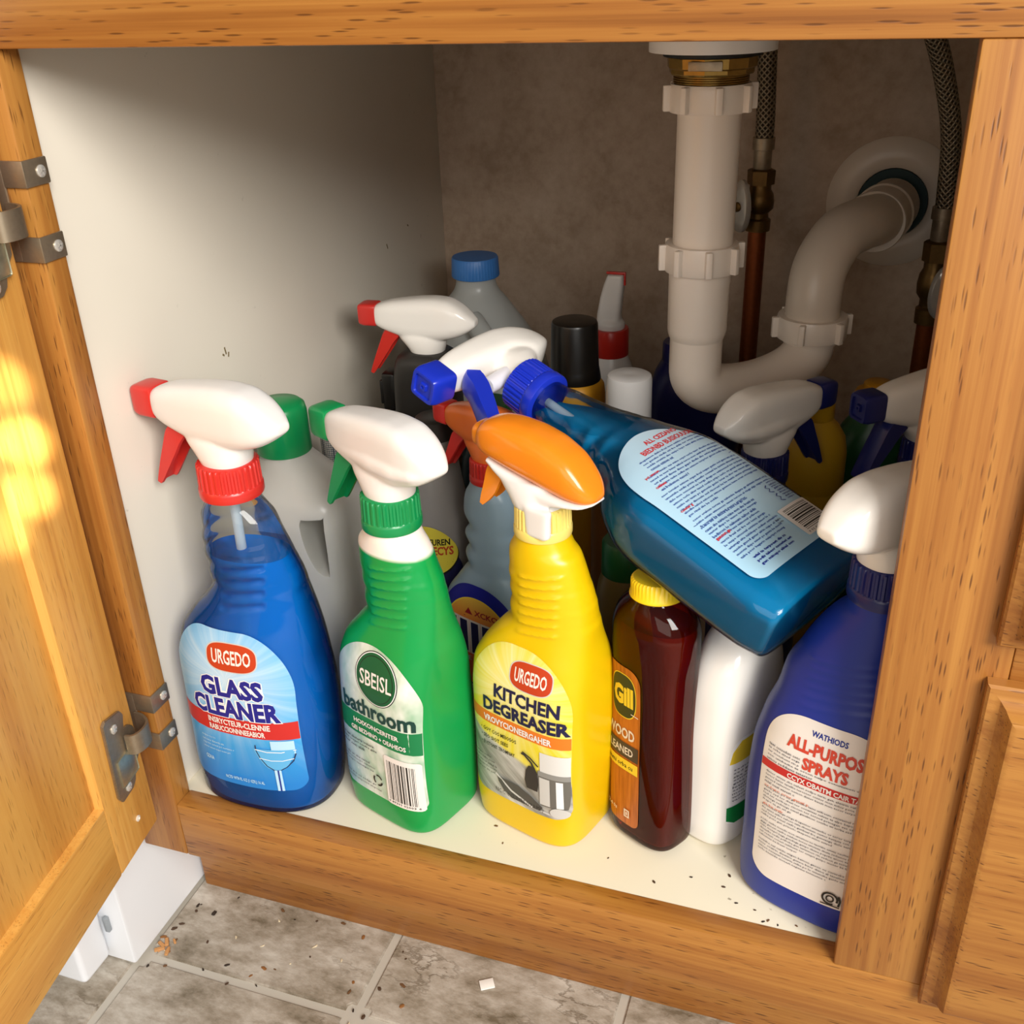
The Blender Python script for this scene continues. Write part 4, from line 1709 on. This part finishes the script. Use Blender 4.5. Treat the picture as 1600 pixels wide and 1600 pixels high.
lathe(bm, [(.0135, .1502), (.0142, .1507), (.0140, .1560), (.0130, .1568), (.002, .1569)], 32)
obj('cap', bm, WHITEGL, t)

# ---- navy all-purpose spray at the right
P6 = Prof([[0, -.0015, .0462, .0325, 2.9], [.02, -.0015, .0474, .0338, 2.9], [.043, -.0013, .0473, .0338, 2.9], [.0752, -.0015, .0475, .0338, 2.9], [.1075, -.0008, .0467, .0336, 2.8], [.129, 0, .0435, .031, 2.6], [.1462, 0, .038, .0262, 2.44],
           [.1613, 0, .035, .022, 2.3], [.1763, .001, .029, .0204, 2.2], [.1935, .0053, .0247, .0186, 2.12], [.2040, .0085, .0205, .0172, 2.05], [.2090, .010, .0170, .0165, 2.0], [.2160, .011, .0160, .016, 2.0]],
          ribs=([.1515, .1570, .1625, .168, .1735, .179], .004, .022, .0006, .0011))
t = thing('spray_bottle', 'navy all-purpose spray bottle with white head beside the right stile', 'bottle', (.4283, .0566, .0002), -.3146)
obj('bottle_body', P6.body(nz=190, N=96), NAVYBODY, t)
spray_top(t, (.0110, 0, .2148), (WHITEGL, NAVY, NAVY, NAVY), .98, R(248), 'std', .0185, 30)
L = Label(P6)
L.shape(-.0335, .0365, .0225, .1435, OFFW, rb=.012, rt=(.026, .024), pw=2.2)
L.off = .0005
L.rect(-.0332, .0362, .1030, .1082, RED_)
L.text('WATHIODS', -.0070, .0130, .1350, .1384, INK2, .03)
L.text('ALL-PURPOSE', -.0195, .0265, .1235, .1318, flat('warm_red', '#cf4632'), .045)
L.text('SPRAYS', -.0090, .0165, .1135, .1213, flat('warm_red2', '#cf4632'), .045)
L.lines([(gib(18), -.0300, -.0105, .1183), (gib(18), -.0300, -.0105, .1160), (gib(18), -.0300, -.0105, .1137), (gib(46), -.0300, .0330, .1114), (gib(22), -.0300, -.002, .1091)], GREY_, .0016)
L.text('CCYX OBAITM CAIR TAPER', -.0165, .0310, .1038, .1073, OFFW, .03)
rows = []
z = .1000
for n_, cnt in ((4, 62), (5, 62), (4, 64), (6, 66), (4, 60)):
    for i in range(n_):
        x1 = .0335 if i < n_ - 1 else random.uniform(-.012, .015)
        rows.append((gib(int(cnt * (x1 + .0295) / .063)), -.0295, x1, z))
        z -= .0024
    z -= .0014
L.lines(rows, GREY_, .0017)
L.lines([(gib(20), -.0295, -.0020, .0899)], flat('orange_ink', '#d8622e'), .0018)
L.lines([(gib(10), -.0290, -.0160, .0766)], flat('orange_ink2', '#d8622e'), .0018)
L.stroke([(.0165 + .0042 * math.cos(a), .0300 + .0042 * math.sin(a)) for a in np.linspace(-.4, 5.2, 20)], .0012, BLACK_)
L.stroke([(.0165 + .002 * math.cos(a), .0300 + .0022 * math.sin(a)) for a in np.linspace(0, 6.3, 14)], .0009, BLACK_)
L.stroke([(.0210, .0335), (.0222, .0300), (.0215, .0260)], .0012, BLACK_)
L.stroke([(.0115, .0250), (.0222, .0250)], .0008, BLACK_)
L.build(t)

# ---- teal bottle lying across the others
rowsL = [[0, .003, .0545, .0255, 3.8], [.02, .003, .0585, .0270, 3.8], [.06, .003, .0595, .0272, 3.7], [.10, .003, .0595, .0272, 3.6], [.115, .0035, .0582, .0272, 3.4], [.130, .0065, .0550, .0268, 3.1],
         [.141, .0090, .0510, .0258, 2.8], [.152, .0115, .0440, .0244, 2.6], [.164, .0130, .0372, .0228, 2.4], [.170, .0122, .0352, .0222, 2.4], [.177, .0122, .0312, .0212, 2.3], [.184, .0102, .0300, .0204, 2.3], [.191, .0095, .0272, .0196, 2.2], [.199, .0080, .0258, .0190, 2.1], [.207, .0078, .0232, .0184, 2.1], [.216, .0068, .0222, .0178, 2],
         [.224, .0065, .0200, .0175, 2], [.231, .0065, .0172, .0165, 2], [.242, .0065, .0160, .0160, 2]]
PL = Prof(rowsL, ribs=None)
t = thing('spray_bottle', 'clear teal-blue spray bottle lying across the others, white head', 'bottle')
RM = Matrix(((.43759625, -.26611318, -.85889074, .40420469), (.89876479, .15817869, .40890262, .13140717), (.02704383, -.95087501, .30839156, .15517903), (0, 0, 0, 1)))
loc, rot, _ = RM.decompose()
LS = .90                         # real size of this smaller bottle
loc = Vector((.40520, .07420, .19097))
RM = Matrix.Translation(loc) @ rot.to_matrix().to_4x4() @ Matrix.Scale(LS, 4)
t.scale = (LS, LS, LS)
t.location = loc
t.rotation_mode = 'QUATERNION'
t.rotation_quaternion = rot
obj('bottle_body', PL.body(nz=150, N=84), CLEAR2, t)
inv = RM.inverted()
liquid_in(PL, t, TEALLIQ, plane_pt=inv @ Vector((.2, .24, .2530)), plane_n=(RM.to_3x3().transposed() @ Vector((0, 0, 1))).normalized())
bm = bmesh.new()
tube(bm, [(.006, 0, .240), (.006, 0, .17), (.002, .004, .08), (-.01, .010, .010)], .0030, 16, n=20)
obj('dip_tube', bm, TUBEM, t)
spray_top(t, (.0065, 0, .2385), (WHITEGL, ROYAL, ROYAL, ROYAL), 1.06, R(2), 'open', .0192, 34, .0265,
          trig=[(-.030, .046, 1.3), (-.033, .041, 1.7), (-.037, .031, 1.6), (-.047, .014, 1.45), (-.058, -.004, 1.15), (-.072, -.022, .4)], nz=dict(z0=.0430, z1=.0665, x0=-.0665, x1=-.0465, hw=.0108), piston=plastic('milky_piston', '#e6e4ea', .3, sss=.3, sscale=.004))
L = Label(PL)
L.shape(-.0420, .0490, .0228, .1590, A_BACK, rb=.009, rt=(.046, .048), pw=2.0)
L.off = .0005
L.text('ALL CEZIANO', -.0005, .0330, .1460, .1506, TRED, .035)
L.text('BIEDNBD BUISIOUUON', -.0110, .0430, .1388, .1436, TRED, .03)
rows = []
z = .1350
for blk, (n_, xl) in enumerate(((4, -.020), (5, -.029), (8, -.034), (3, -.035))):
    for i in range(n_):
        x1 = .0455 if i < n_ - 1 else random.uniform(-.005, .015)
        lft = max(xl, -.020 - (.1350 - z) * .55)
        rows.append((gib(int(62 * (x1 - lft) / .08)), lft, x1, z))
        z -= .0031
    z -= .0012
L.lines(rows, TBLUE, .0021, bold=.02)
rows2 = []
z = .0715
for i in range(11):
    x1 = random.uniform(.008, .016)
    rows2.append((gib(int(60 * (x1 + .036) / .08)), -.036, x1, z))
    z -= .0031
L.lines(rows2, TBLUE, .0021, bold=.02)
L.lines([(gib(22), -.030, .004, .0358), (gib(24), -.030, .006, .0325), (gib(20), -.030, .004, .0293)], INK2, .0024, bold=.04)
L.lines([(gib(9), -.0295, -.0165, .1218), (gib(7), -.0310, -.0215, .1120), (gib(8), -.0350, -.0235, .0880), (gib(9), -.0360, -.0225, .0590)], TRED, .0024, bold=.03)
L.stroke([(-.030, .1095), (.046, .1095)], .0004, INK2)
L.stroke([(-.038, .0765), (.049, .0765)], .0004, INK2)
for k in range(9):
    L.text(gib(9), .0365, .0475, .0735 - .0022 * k, .0750 - .0022 * k, INK2, .02, 1)
for zc in (.0690, .0600):
    L.stroke([(.0330, zc + .0035), (.0305, zc + .002), (.0325, zc), (.0300, zc - .002), (.0330, zc - .0038)], .0008, INK2)
L.shape(.0165, .0475, .0270, .0525, OFFW, rb=.001, rt=(.001, .001), n=10, M=10)
barcode(L, .0200, .0450, .0310, .0505, BLACK_, vertical=True)
L.lines([('9 91 69', .0190, .0300, .0282), ('0 3 2', .0330, .0430, .0282)], BLACK_, .0016)
L.lines([(gib(6), .0080, .0130, .0470), (gib(6), .0080, .0130, .0445)], GREY_, .0015)
L.build(t, 'back_label')

# ---- milky jug with green cap behind the glass cleaner
P8 = Prof([[0, .003, .0440, .0310, 4], [.02, .003, .0458, .0330, 4], [.10, .003, .0460, .0330, 4], [.165, .0035, .0460, .0325, 3.8], [.182, .0040, .0440, .0300, 3.2], [.194, .0030, .0350, .0250, 2.6], [.204, .0, .0235, .0205, 2.2], [.2115, -.0035, .0175, .0172, 2.0], [.2160, -.0045, .0162, .0162, 2.0]])
t = thing('jug', 'milky plastic jug with green cap and handle hole behind glass cleaner', 'bottle', (.0400, .1440, .0002), -.15)
me = remeshed(P8.body(nz=80, N=64), .0016, 2)
cut = bmesh.new()
hp = cr_path([(.0180, .1760), (.0330, .1765), (.0352, .1740), (.0357, .1370), (.0335, .1335), (.0265, .1380), (.0195, .1530), (.0165, .1700), (.0180, .1760)], 40)[:-1]
hc = hp.mean(0)
loft(cut, [[(hc[0] + (x - hc[0]) * k + dx, y, hc[1] + (z - hc[1]) * k) for x, z in hp] for y, dx, k in ((-.06, .0285, 1.0), (-.030, .0085, 1.0), (.060, -.0225, 1.35))])
me = booled(me, [cut])
o = objm('bottle_body', me, JUGM, t, sharp=50)
bm = bmesh.new()
lathe(bm, [(.0188, .2115), (.0192, .2120), (.0188, .2400), (.0178, .2450), (.0150, .2475), (.004, .2485)], 44 * 4, (-.0045, 0), ribs=44, ribd=.00022, ribz=(.214, .238))
obj('cap', bm, GREEN, t)

# ---- wide grey bottle with a yellow and navy label
P12 = Prof([[0, 0, .0450, .0205, 3.2], [.02, 0, .0475, .0215, 3.2], [.10, 0, .0480, .0215, 3.2], [.130, .001, .0470, .0212, 3], [.150, .003, .0420, .0205, 2.7], [.165, .008, .0345, .0200, 2.4], [.176, .014, .0270, .0190, 2.2], [.188, .021, .0185, .0165, 2], [.2, .024, .0150, .0145, 2], [.208, .025, .0135, .0135, 2]])
t = thing('cleaner_bottle', 'wide grey bottle with yellow and navy label behind green bathroom spray', 'bottle', (.0950, .2200, .0002), -.10)
obj('bottle_body', P12.body(nz=70, N=64), GREYB, t)
bm = bmesh.new()
lathe(bm, [(.0145, .2000), (.0150, .2006), (.0146, .2150), (.013, .2160), (.003, .2162)], 40, (.025, 0))
obj('cap', bm, BLACKM, t)
L = Label(P12)
L.shape(-.046, .0465, .0200, .1300, DNAVY, rb=.006, rt=(.03, .035))
L.off = .0005
L.ell(.0225, .1105, .0225, .0215, BLACK_, 2.0)
L.ell(.0225, .1120, .0220, .0210, flat('olive_yellow', '#c8b83c'), 2.0)
L.text('LUNDIEUREN', .0085, .0400, .1150, .1205, BLACK_, .03, slope=.12)
L.text('EGBMUIECYS', .0040, .0420, .1060, .1135, flat('dull_red', '#a5341c'), .03, slope=.12)
L.build(t)

# ---- slim bottle with a silver mesh cap


def mesh_cap_mat():
    t_ = NT('silver_mesh_cap')
    tc = t_.n('ShaderNodeTexCoord')
    ck = t_.n('ShaderNodeTexVoronoi')
    ck.inputs['Scale'].default_value = 620
    ck.inputs['Randomness'].default_value = 0.1
    t_.l(tc.outputs['Object'], ck.inputs['Vector'])
    c = t_.ramp(ck.outputs['Distance'], [(0.2, lin('#cfcac0')), (0.6, lin('#4e5660'))])
    b = t_.bsdf(Base_Color=c, Metallic=.5, Roughness=.35)
    return t_.done(b.outputs[0])


t = thing('cleaner_bottle', 'slim grey bottle with silver mesh-textured cap behind milky jug', 'bottle', (.0385, .2080, .0002))
bm = bmesh.new()
lathe(bm, [(.0105, 0), (.0115, .001), (.0115, .155), (.0095, .168), (.0085, .172), (.0085, .176)], 32)
obj('bottle_body', bm, GREYB, t)
bm = bmesh.new()
lathe(bm, [(.0092, .172), (.0098, .173), (.0098, .205), (.009, .207), (.002, .2075)], 32)
obj('cap', bm, mesh_cap_mat(), t)

# ---- pale blue bottle with red collar and translucent orange head
P11 = Prof([[0, .0, .0400, .0215, 3], [.02, 0, .0425, .0225, 3], [.075, 0, .0425, .0225, 3], [.095, .001, .0390, .0220, 2.8], [.108, .003, .0325, .0205, 2.5], [.118, .004, .0265, .0190, 2.3], [.124, .0042, .0222, .0180, 2.2], [.132, .0028, .0238, .0175, 2.2], [.140, .0036, .0205, .0170, 2.1], [.148, .0018, .0228, .0168, 2.1], [.156, .0030, .0192, .0165, 2], [.165, .0005, .0218, .0165, 2], [.172, .0002, .0212, .0160, 2], [.180, 0, .0190, .0155, 2], [.187, 0, .0150, .014, 2], [.195, 0, .0130, .0130, 2]])
t = thing('spray_bottle', 'pale blue spray bottle with red collar and orange head behind yellow degreaser', 'bottle', (.1770, .1760, .0002), -.32)
obj('bottle_body', P11.body(nz=110, N=64), PALEBLUE, t)
spray_top(t, (0, 0, .1905), (ORANGE2, RED, RED, DRED), .74, R(-6), 'std', .0185, 30)
L = Label(P11)
L.shape(-.0400, .0400, .0250, .1130, NAVY_, rb=.010, rt=(.038, .050), pw=2.0)
L.off = .0005
L.shape(-.0350, .0350, .0270, .1030, YEL_, rb=.008, rt=(.034, .046), pw=2.0)
L.shape(-.0343, .0343, .0275, .1023, A_ORANGE, rb=.008, rt=(.034, .046), pw=2.0)
L.text('▲ XCKOR', -.0110, .0240, .0885, .0940, flat('wine_red', '#9c1c24'), .03)
L.stroke([(-.012, .0862), (.026, .0862)], .0006, flat('wine_red2', '#8c1c20'))
for i in range(5):
    xx = -.0265 + i * .0105
    L.rect(xx - .0012, xx + .0090, .0540, .0840, CREAM_)
for i in range(5):
    xx = -.0265 + i * .0105
    L.rect(xx + .0004, xx + .0072, .0555, .0825, DNAVY)
L.text('ANCE FINT', -.024, .010, .0480, .0520, CREAM_, .02)
L.build(t)

# ---- black bottle with white and red sprayer against the left wall
t = thing('spray_bottle', 'black-shrouded spray bottle with white head and red trigger near left wall', 'bottle', (.0860, .2860, .0002), .04)
PB = Prof([[0, 0, .0270, .0235, 4], [.01, 0, .0290, .0245, 4], [.12, 0, .0285, .0240, 4], [.19, 0, .0255, .0220, 4], [.216, 0, .0250, .0220, 4], [.234, .001, .0240, .0210, 3.4], [.2395, .0015, .0210, .0185, 2.8], [.2415, .002, .0175, .0160, 2.4]])
obj('bottle_body', PB.body(nz=60, N=56), BLACKM, t)
bm = bmesh.new()
for z in (.165, .176, .187):
    add_box(bm, (-.0300, -.0262, z), (.020, -.0215, z + .004), .001)
add_box(bm, (-.0370, -.010, .190), (-.0250, .008, .222), .0025)
add_box(bm, (-.0385, -.010, .196), (-.0355, .008, .216), .001)
obj('clip', bm, BLACK, t)
spray_top(t, (.0015, 0, .2215), (WHITEGL, RED, DRED, BLACK), .84, R(0), 'std', .0175, 26)

# ---- milky jug with a blue cap at the back
P9 = Prof([[0, 0, .0560, .0560, 4], [.02, 0, .0590, .0590, 4], [.15, 0, .0595, .0590, 3.8], [.185, 0, .0560, .0540, 3.2], [.205, 0, .0490, .0460, 2.8], [.225, 0, .0385, .0360, 2.4], [.243, 0, .0270, .0260, 2.1], [.253, 0, .0195, .0195, 2], [.258, 0, .0178, .0178, 2], [.266, 0, .0175, .0175, 2]])
t = thing('jug', 'milky gallon jug with blue cap and moulded handle at the back', 'bottle', (.0790, .4200, .0002), -.10)
bm = P9.body(nz=70, N=64)
tube(bm, [(.012, -.035, .236), (.026, -.044, .226), (.041, -.050, .205), (.047, -.053, .175), (.046, -.052, .14)], [.0095, .0095, .0095, .010, .010], N=20, n=24)
me = remeshed(bm, .0018, 3)
o = objm('bottle_body', me, JUGB, t, sharp=50)
bm = bmesh.new()
lathe(bm, [(.0205, .2640), (.0210, .2646), (.0206, .2800), (.0198, .2815), (.004, .2818)], 44 * 4, ribs=44, ribd=.0003, ribz=(.2646, .279))
obj('cap', bm, BLUECAP, t)

# ---- black-capped bottle with yellow shoulder
t = thing('cleaner_bottle', 'round bottle with tall black cap and yellow shoulder at the back', 'bottle', (.1880, .3560, .0002))
bm = bmesh.new()
lathe(bm, [(.024, 0), (.0255, .0015), (.0255, .188), (.0245, .196), (.0205, .2015), (.0185, .2025)], 44)
obj('bottle_body', bm, OCHRE, t)
bm = bmesh.new()
lathe(bm, [(.0215, .2005), (.0218, .2015), (.0205, .2100), (.0200, .2120), (.0190, .2480), (.0182, .2500), (.0165, .2506), (.003, .2502)], 44)
obj('cap', bm, BLACK, t)

# ---- white squirt bottle with red collar at the back wall
t = thing('cleaner_bottle', 'white bottle with red collar and tall flip spout by back wall', 'bottle', (.1960, .4450, .0002))
bm = bmesh.new()
lathe(bm, [(.0205, 0), (.0222, .0015), (.0222, .160), (.0205, .180), (.0165, .190), (.0150, .195)], 40)
obj('bottle_body', bm, WHITEPL, t)
bm = bmesh.new()
lathe(bm, [(.0162, .1925), (.0166, .1932), (.0166, .2160), (.0158, .2172), (.003, .2175)], 40)
obj('collar', bm, DRED, t)
bm = bmesh.new()
lathe(bm, [(.0130, .2165), (.0130, .2220), (.0105, .2250), (.003, .226)], 32)
u, v = sell(3.5, 28)
loft(bm, [np.stack([c + a * u, b * v, np.full(28, z)], 1) for z, c, a, b in ((.2200, -.001, .0110, .010), (.2300, -.001, .0106, .0085), (.2450, .001, .0100, .0075), (.2560, .003, .0090, .0068), (.2640, .0045, .0075, .0062), (.2655, .0048, .0066, .0055))])
o = objm('spout', remeshed(bm, .0011, 3), WHITEPL, t)
bm = bmesh.new()
add_box(bm, (-.0040, -.0015, .2655), (.0130, .0015, .2676), .0006)
add_box(bm, (.0118, -.0015, .2560), (.0134, .0015, .2676), .0005)
obj('spout_clip', bm, RED, t)

# ---- brown bottle with white screw cap
t = thing('cleaner_bottle', 'brown bottle with round white cap behind the lying teal bottle', 'bottle', (.2470, .3000, .0002))
bm = bmesh.new()
lathe(bm, [(.0270, 0), (.0290, .002), (.0290, .150), (.0275, .170), (.0215, .186), (.0165, .194), (.0150, .198)], 44)
obj('bottle_body', bm, BROWNB, t)
bm = bmesh.new()
lathe(bm, [(.0172, .1945), (.0176, .1952), (.0174, .2260), (.0166, .2290), (.0145, .2302), (.004, .2300), (.001, .2296)], 44)
obj('cap', bm, WHITEPL, t)

# ---- navy bottle at the back wall
t = thing('cleaner_bottle', 'dark navy jug standing at the back wall behind the trap', 'bottle', (.2720, .4600, .0002))
PN = Prof([[0, 0, .0400, .0300, 3], [.02, 0, .0420, .0310, 3], [.15, 0, .0420, .0310, 3], [.168, 0, .0390, .0290, 2.8], [.180, -.004, .0310, .0240, 2.4], [.186, -.010, .0215, .0190, 2.0], [.190, -.012, .018, .018, 2]])
obj('bottle_body', PN.body(nz=50, N=48), NAVY, t)
bm = bmesh.new()
lathe(bm, [(.0185, .187), (.0190, .1876), (.0186, .2030), (.0176, .2044), (.003, .2046)], 40, (-.012, 0))
obj('cap', bm, NAVY, t)

# ---- navy-collared sprayer half hidden behind the lying bottle, facing right
P17 = Prof([[0, 0, .0330, .0230, 3], [.02, 0, .0350, .0240, 3], [.11, 0, .0345, .0240, 3], [.130, 0, .0290, .0220, 2.6], [.148, 0, .0215, .0190, 2.2], [.165, 0, .0170, .0165, 2], [.19, 0, .0155, .0155, 2]])
t = thing('spray_bottle', 'navy spray bottle with white head pointing back right under the trap', 'bottle', (.3570, .2440, .0002), R(232))
obj('bottle_body', P17.body(nz=60, N=56), NAVY, t)
spray_top(t, (0, 0, .1830), (WHITEGL, NAVY, NAVY, NAVY), .92, 0, 'crease', .0180, 30)

# ---- yellow bottle
t = thing('cleaner_bottle', 'mustard yellow round bottle behind the navy-collared white sprayer', 'bottle', (.3860, .3120, .0002))
bm = bmesh.new()
lathe(bm, [(.0235, 0), (.0250, .0015), (.0250, .148), (.0246, .149), (.0246, .150), (.0250, .151), (.0247, .178), (.0225, .190), (.0170, .199), (.0120, .204), (.0110, .207)], 44)
obj('bottle_body', bm, YELBODY, t)
bm = bmesh.new()
lathe(bm, [(.0125, .2045), (.0128, .2050), (.0125, .2180), (.0115, .2190), (.002, .2192)], 36)
obj('cap', bm, YELBODY, t)

# ---- green bottle with ochre cap
P19 = Prof([[0, 0, .0320, .0260, 3], [.02, 0, .0335, .0270, 3], [.13, 0, .0330, .0270, 3], [.150, 0, .0310, .0260, 2.8], [.166, 0, .0250, .0225, 2.4], [.176, 0, .0190, .0185, 2], [.182, 0, .0165, .0165, 2]])
t = thing('cleaner_bottle', 'dark green bottle with ochre cap beside the right water line', 'bottle', (.4280, .3920, .0002))
obj('bottle_body', P19.body(nz=50, N=48), DKGREEN, t)
bm = bmesh.new()
lathe(bm, [(.0180, .1785), (.0186, .1792), (.0180, .1960), (.0165, .1990), (.0120, .2000), (.0115, .2050), (.0100, .2062), (.002, .2062)], 40, ribs=0)
obj('cap', bm, OCHRE, t)
L = Label(P19)
L.rect(-.028, .028, .030, .118, BLACK_, 4, 20)
L.build(t)

# ---- white and blue sprayer half behind the right stile
P20 = Prof([[0, 0, .0225, .0200, 3], [.02, 0, .0238, .0210, 3], [.12, 0, .0235, .0210, 3], [.150, 0, .0205, .0190, 2.4], [.172, 0, .0165, .0160, 2], [.197, 0, .015, .015, 2]])
t = thing('spray_bottle', 'white sprayer with royal blue nozzle half hidden behind right stile', 'bottle', (.4620, .2760, .0002), R(38))
obj('bottle_body', P20.body(nz=50, N=48), DKGREEN, t)
spray_top(t, (0, 0, .1900), (WHITEGL, NAVY, NAVY, NAVY), .95, 0, 'std', .0175, 28)

# ---- olive bottle with green cap between yellow and amber bottles
t = thing('cleaner_bottle', 'olive translucent bottle with dark green cap behind the amber bottle', 'bottle', (.2760, .1720, .0002))
bm = bmesh.new()
lathe(bm, [(.0190, 0), (.0205, .0015), (.0205, .112), (.0190, .126), (.0165, .134), (.0155, .138)], 40)
obj('bottle_body', bm, OLIVE, t)
bm = bmesh.new()
lathe(bm, [(.0165, .1345), (.0170, .1352), (.0165, .158), (.015, .160), (.003, .1602)], 40)
obj('cap', bm, DKGREEN, t)

# ---- dark green bottle in the gap behind the pale blue one
t = thing('cleaner_bottle', 'dark green glossy bottle behind the orange-headed pale blue spray', 'bottle', (.1490, .2550, .0002))
bm = bmesh.new()
lathe(bm, [(.0230, 0), (.0250, .0015), (.0250, .150), (.0225, .172), (.0165, .186), (.0150, .190)], 40)
obj('bottle_body', bm, TEALDK, t)
bm = bmesh.new()
lathe(bm, [(.0172, .187), (.0178, .1877), (.0174, .214), (.016, .216), (.003, .2162)], 40)
obj('cap', bm, DKGREEN, t)

# ================================================================ BITS ON THE FLOOR
bm = bmesh.new()
add_box(bm, (-.0052, -.0040, 0), (.0052, .0040, .0012), .0003)
o = obj('paper_scrap', bm, plastic('white_paper', '#f4f1ea', .6))
o.location = (.211, .0335, FZ + .0003)
o.rotation_euler = (0, 0, .55)
tag(o, 'small white paper scrap on the floor tiles before the toe kick', 'paper')


def crumb_mesh(seed, col):
    rnd = random.Random(seed)
    bm = bmesh.new()
    bmesh.ops.create_icosphere(bm, subdivisions=1, radius=1.0)
    for v_ in bm.verts:
        v_.co *= rnd.uniform(.65, 1.25)
        v_.co.x *= 1.5
        v_.co.z *= .5
    me = bpy.data.meshes.new('crumb')
    bm.to_mesh(me)
    bm.free()
    setmats(me, plastic('crumb_%d' % seed, col, .7))
    return me


CM = [crumb_mesh(i, c) for i, c in enumerate(('#4a3422', '#2e2218', '#8a5a2c', '#d8c8a8', '#6a4a2c'))]
rnd = random.Random(21)
spots = []
for k in range(46):
    if k < 16:      # swept against the dishwasher and toe kick
        q = rnd.random()
        x, y = (-.042 + abs(rnd.gauss(0, .006)), rnd.uniform(-.03, .05)) if q < .6 else (rnd.uniform(-.035, .10), .052 - abs(rnd.gauss(0, .004)))
    else:
        x, y = rnd.uniform(-.03, .16), rnd.uniform(-.03, .045)
    spots.append((x, y))
for k, (x, y) in enumerate(spots):
    ci = rnd.randrange(5)
    o = bpy.data.objects.new('crumb', CM[ci])
    COL.objects.link(o)
    s_ = rnd.uniform(.0006, .0015)
    o.scale = (s_ * rnd.uniform(.8, 1.8), s_, s_)
    o.rotation_euler = (0, 0, rnd.uniform(0, 6))
    o.location = (x, y, FZ + s_ * .3)
    cn = ('dark brown', 'black', 'tan', 'pale cream', 'mid brown')[ci]
    tag(o, 'tiny %s crumb scattered on the stone-look floor tiles' % cn, 'crumb', cn + ' crumbs on the kitchen floor')
bm = bmesh.new()
rr = random.Random(4)
for k in range(7):
    add_box(bm, (-.004, -.0015, 0), (.004, .0015, .002), .0004, 1, mat=Matrix.Translation((rr.uniform(-.005, .005), rr.uniform(-.007, .007), 0)) @ Matrix.Rotation(rr.uniform(0, 3), 4, 'Z') @ Matrix.Scale(rr.uniform(.5, 1), 4))
o = obj('food_crumb', bm, plastic('toast_brown', '#c08a54', .7))
o.location = (-.0345, -.006, FZ)
tag(o, 'toast-brown cluster of crumbs beside the white dishwasher foot', 'crumb')

# dirt on the cabinet floor and scuffs on its left side
for k, (x, y) in enumerate(((.3718, .0385), (.3811, .0283), (.4012, .0205), (.3925, .0262), (.3983, .0190), (.4175, .0215), (.3743, .0484), (.4071, .0190), (.2196, .0462), (.2980, .0406), (.3516, .0404), (.2290, .0330), (.3300, .0300))):
    ci = (0, 1, 4)[k % 3]
    o = bpy.data.objects.new('crumb', CM[ci])
    COL.objects.link(o)
    s_ = rnd.uniform(.0005, .0010)
    o.scale = (s_ * 1.2, s_, s_ * .8)
    o.rotation_euler = (0, 0, rnd.uniform(0, 6))
    o.location = (x, y, -.0005 + s_ * .25)
    tag(o, 'speck of dirt on the cream cabinet floor in front of the bottles', 'crumb', 'dirt specks on the cabinet floor')
for y, z, a, l_ in ((.1529, .2781, .2, .0055), (.1560, .2745, -.3, .0035), (.1500, .2760, .9, .0025), (.4218, .2857, .4, .005), (.4693, .2940, 1.0, .003)):
    bm = bmesh.new()
    add_box(bm, (0, -.0007, -l_ / 2), (.00025, .0007, l_ / 2), .0001, 1, mat=Matrix.Translation((-.00605, y, z - FZ)) @ Matrix.Rotation(a, 4, 'X'))
    o = obj('scuff_mark', bm, plastic('scuff', '#7a6a48', .7), cab)
    o['label'] = 'small brown scuff'
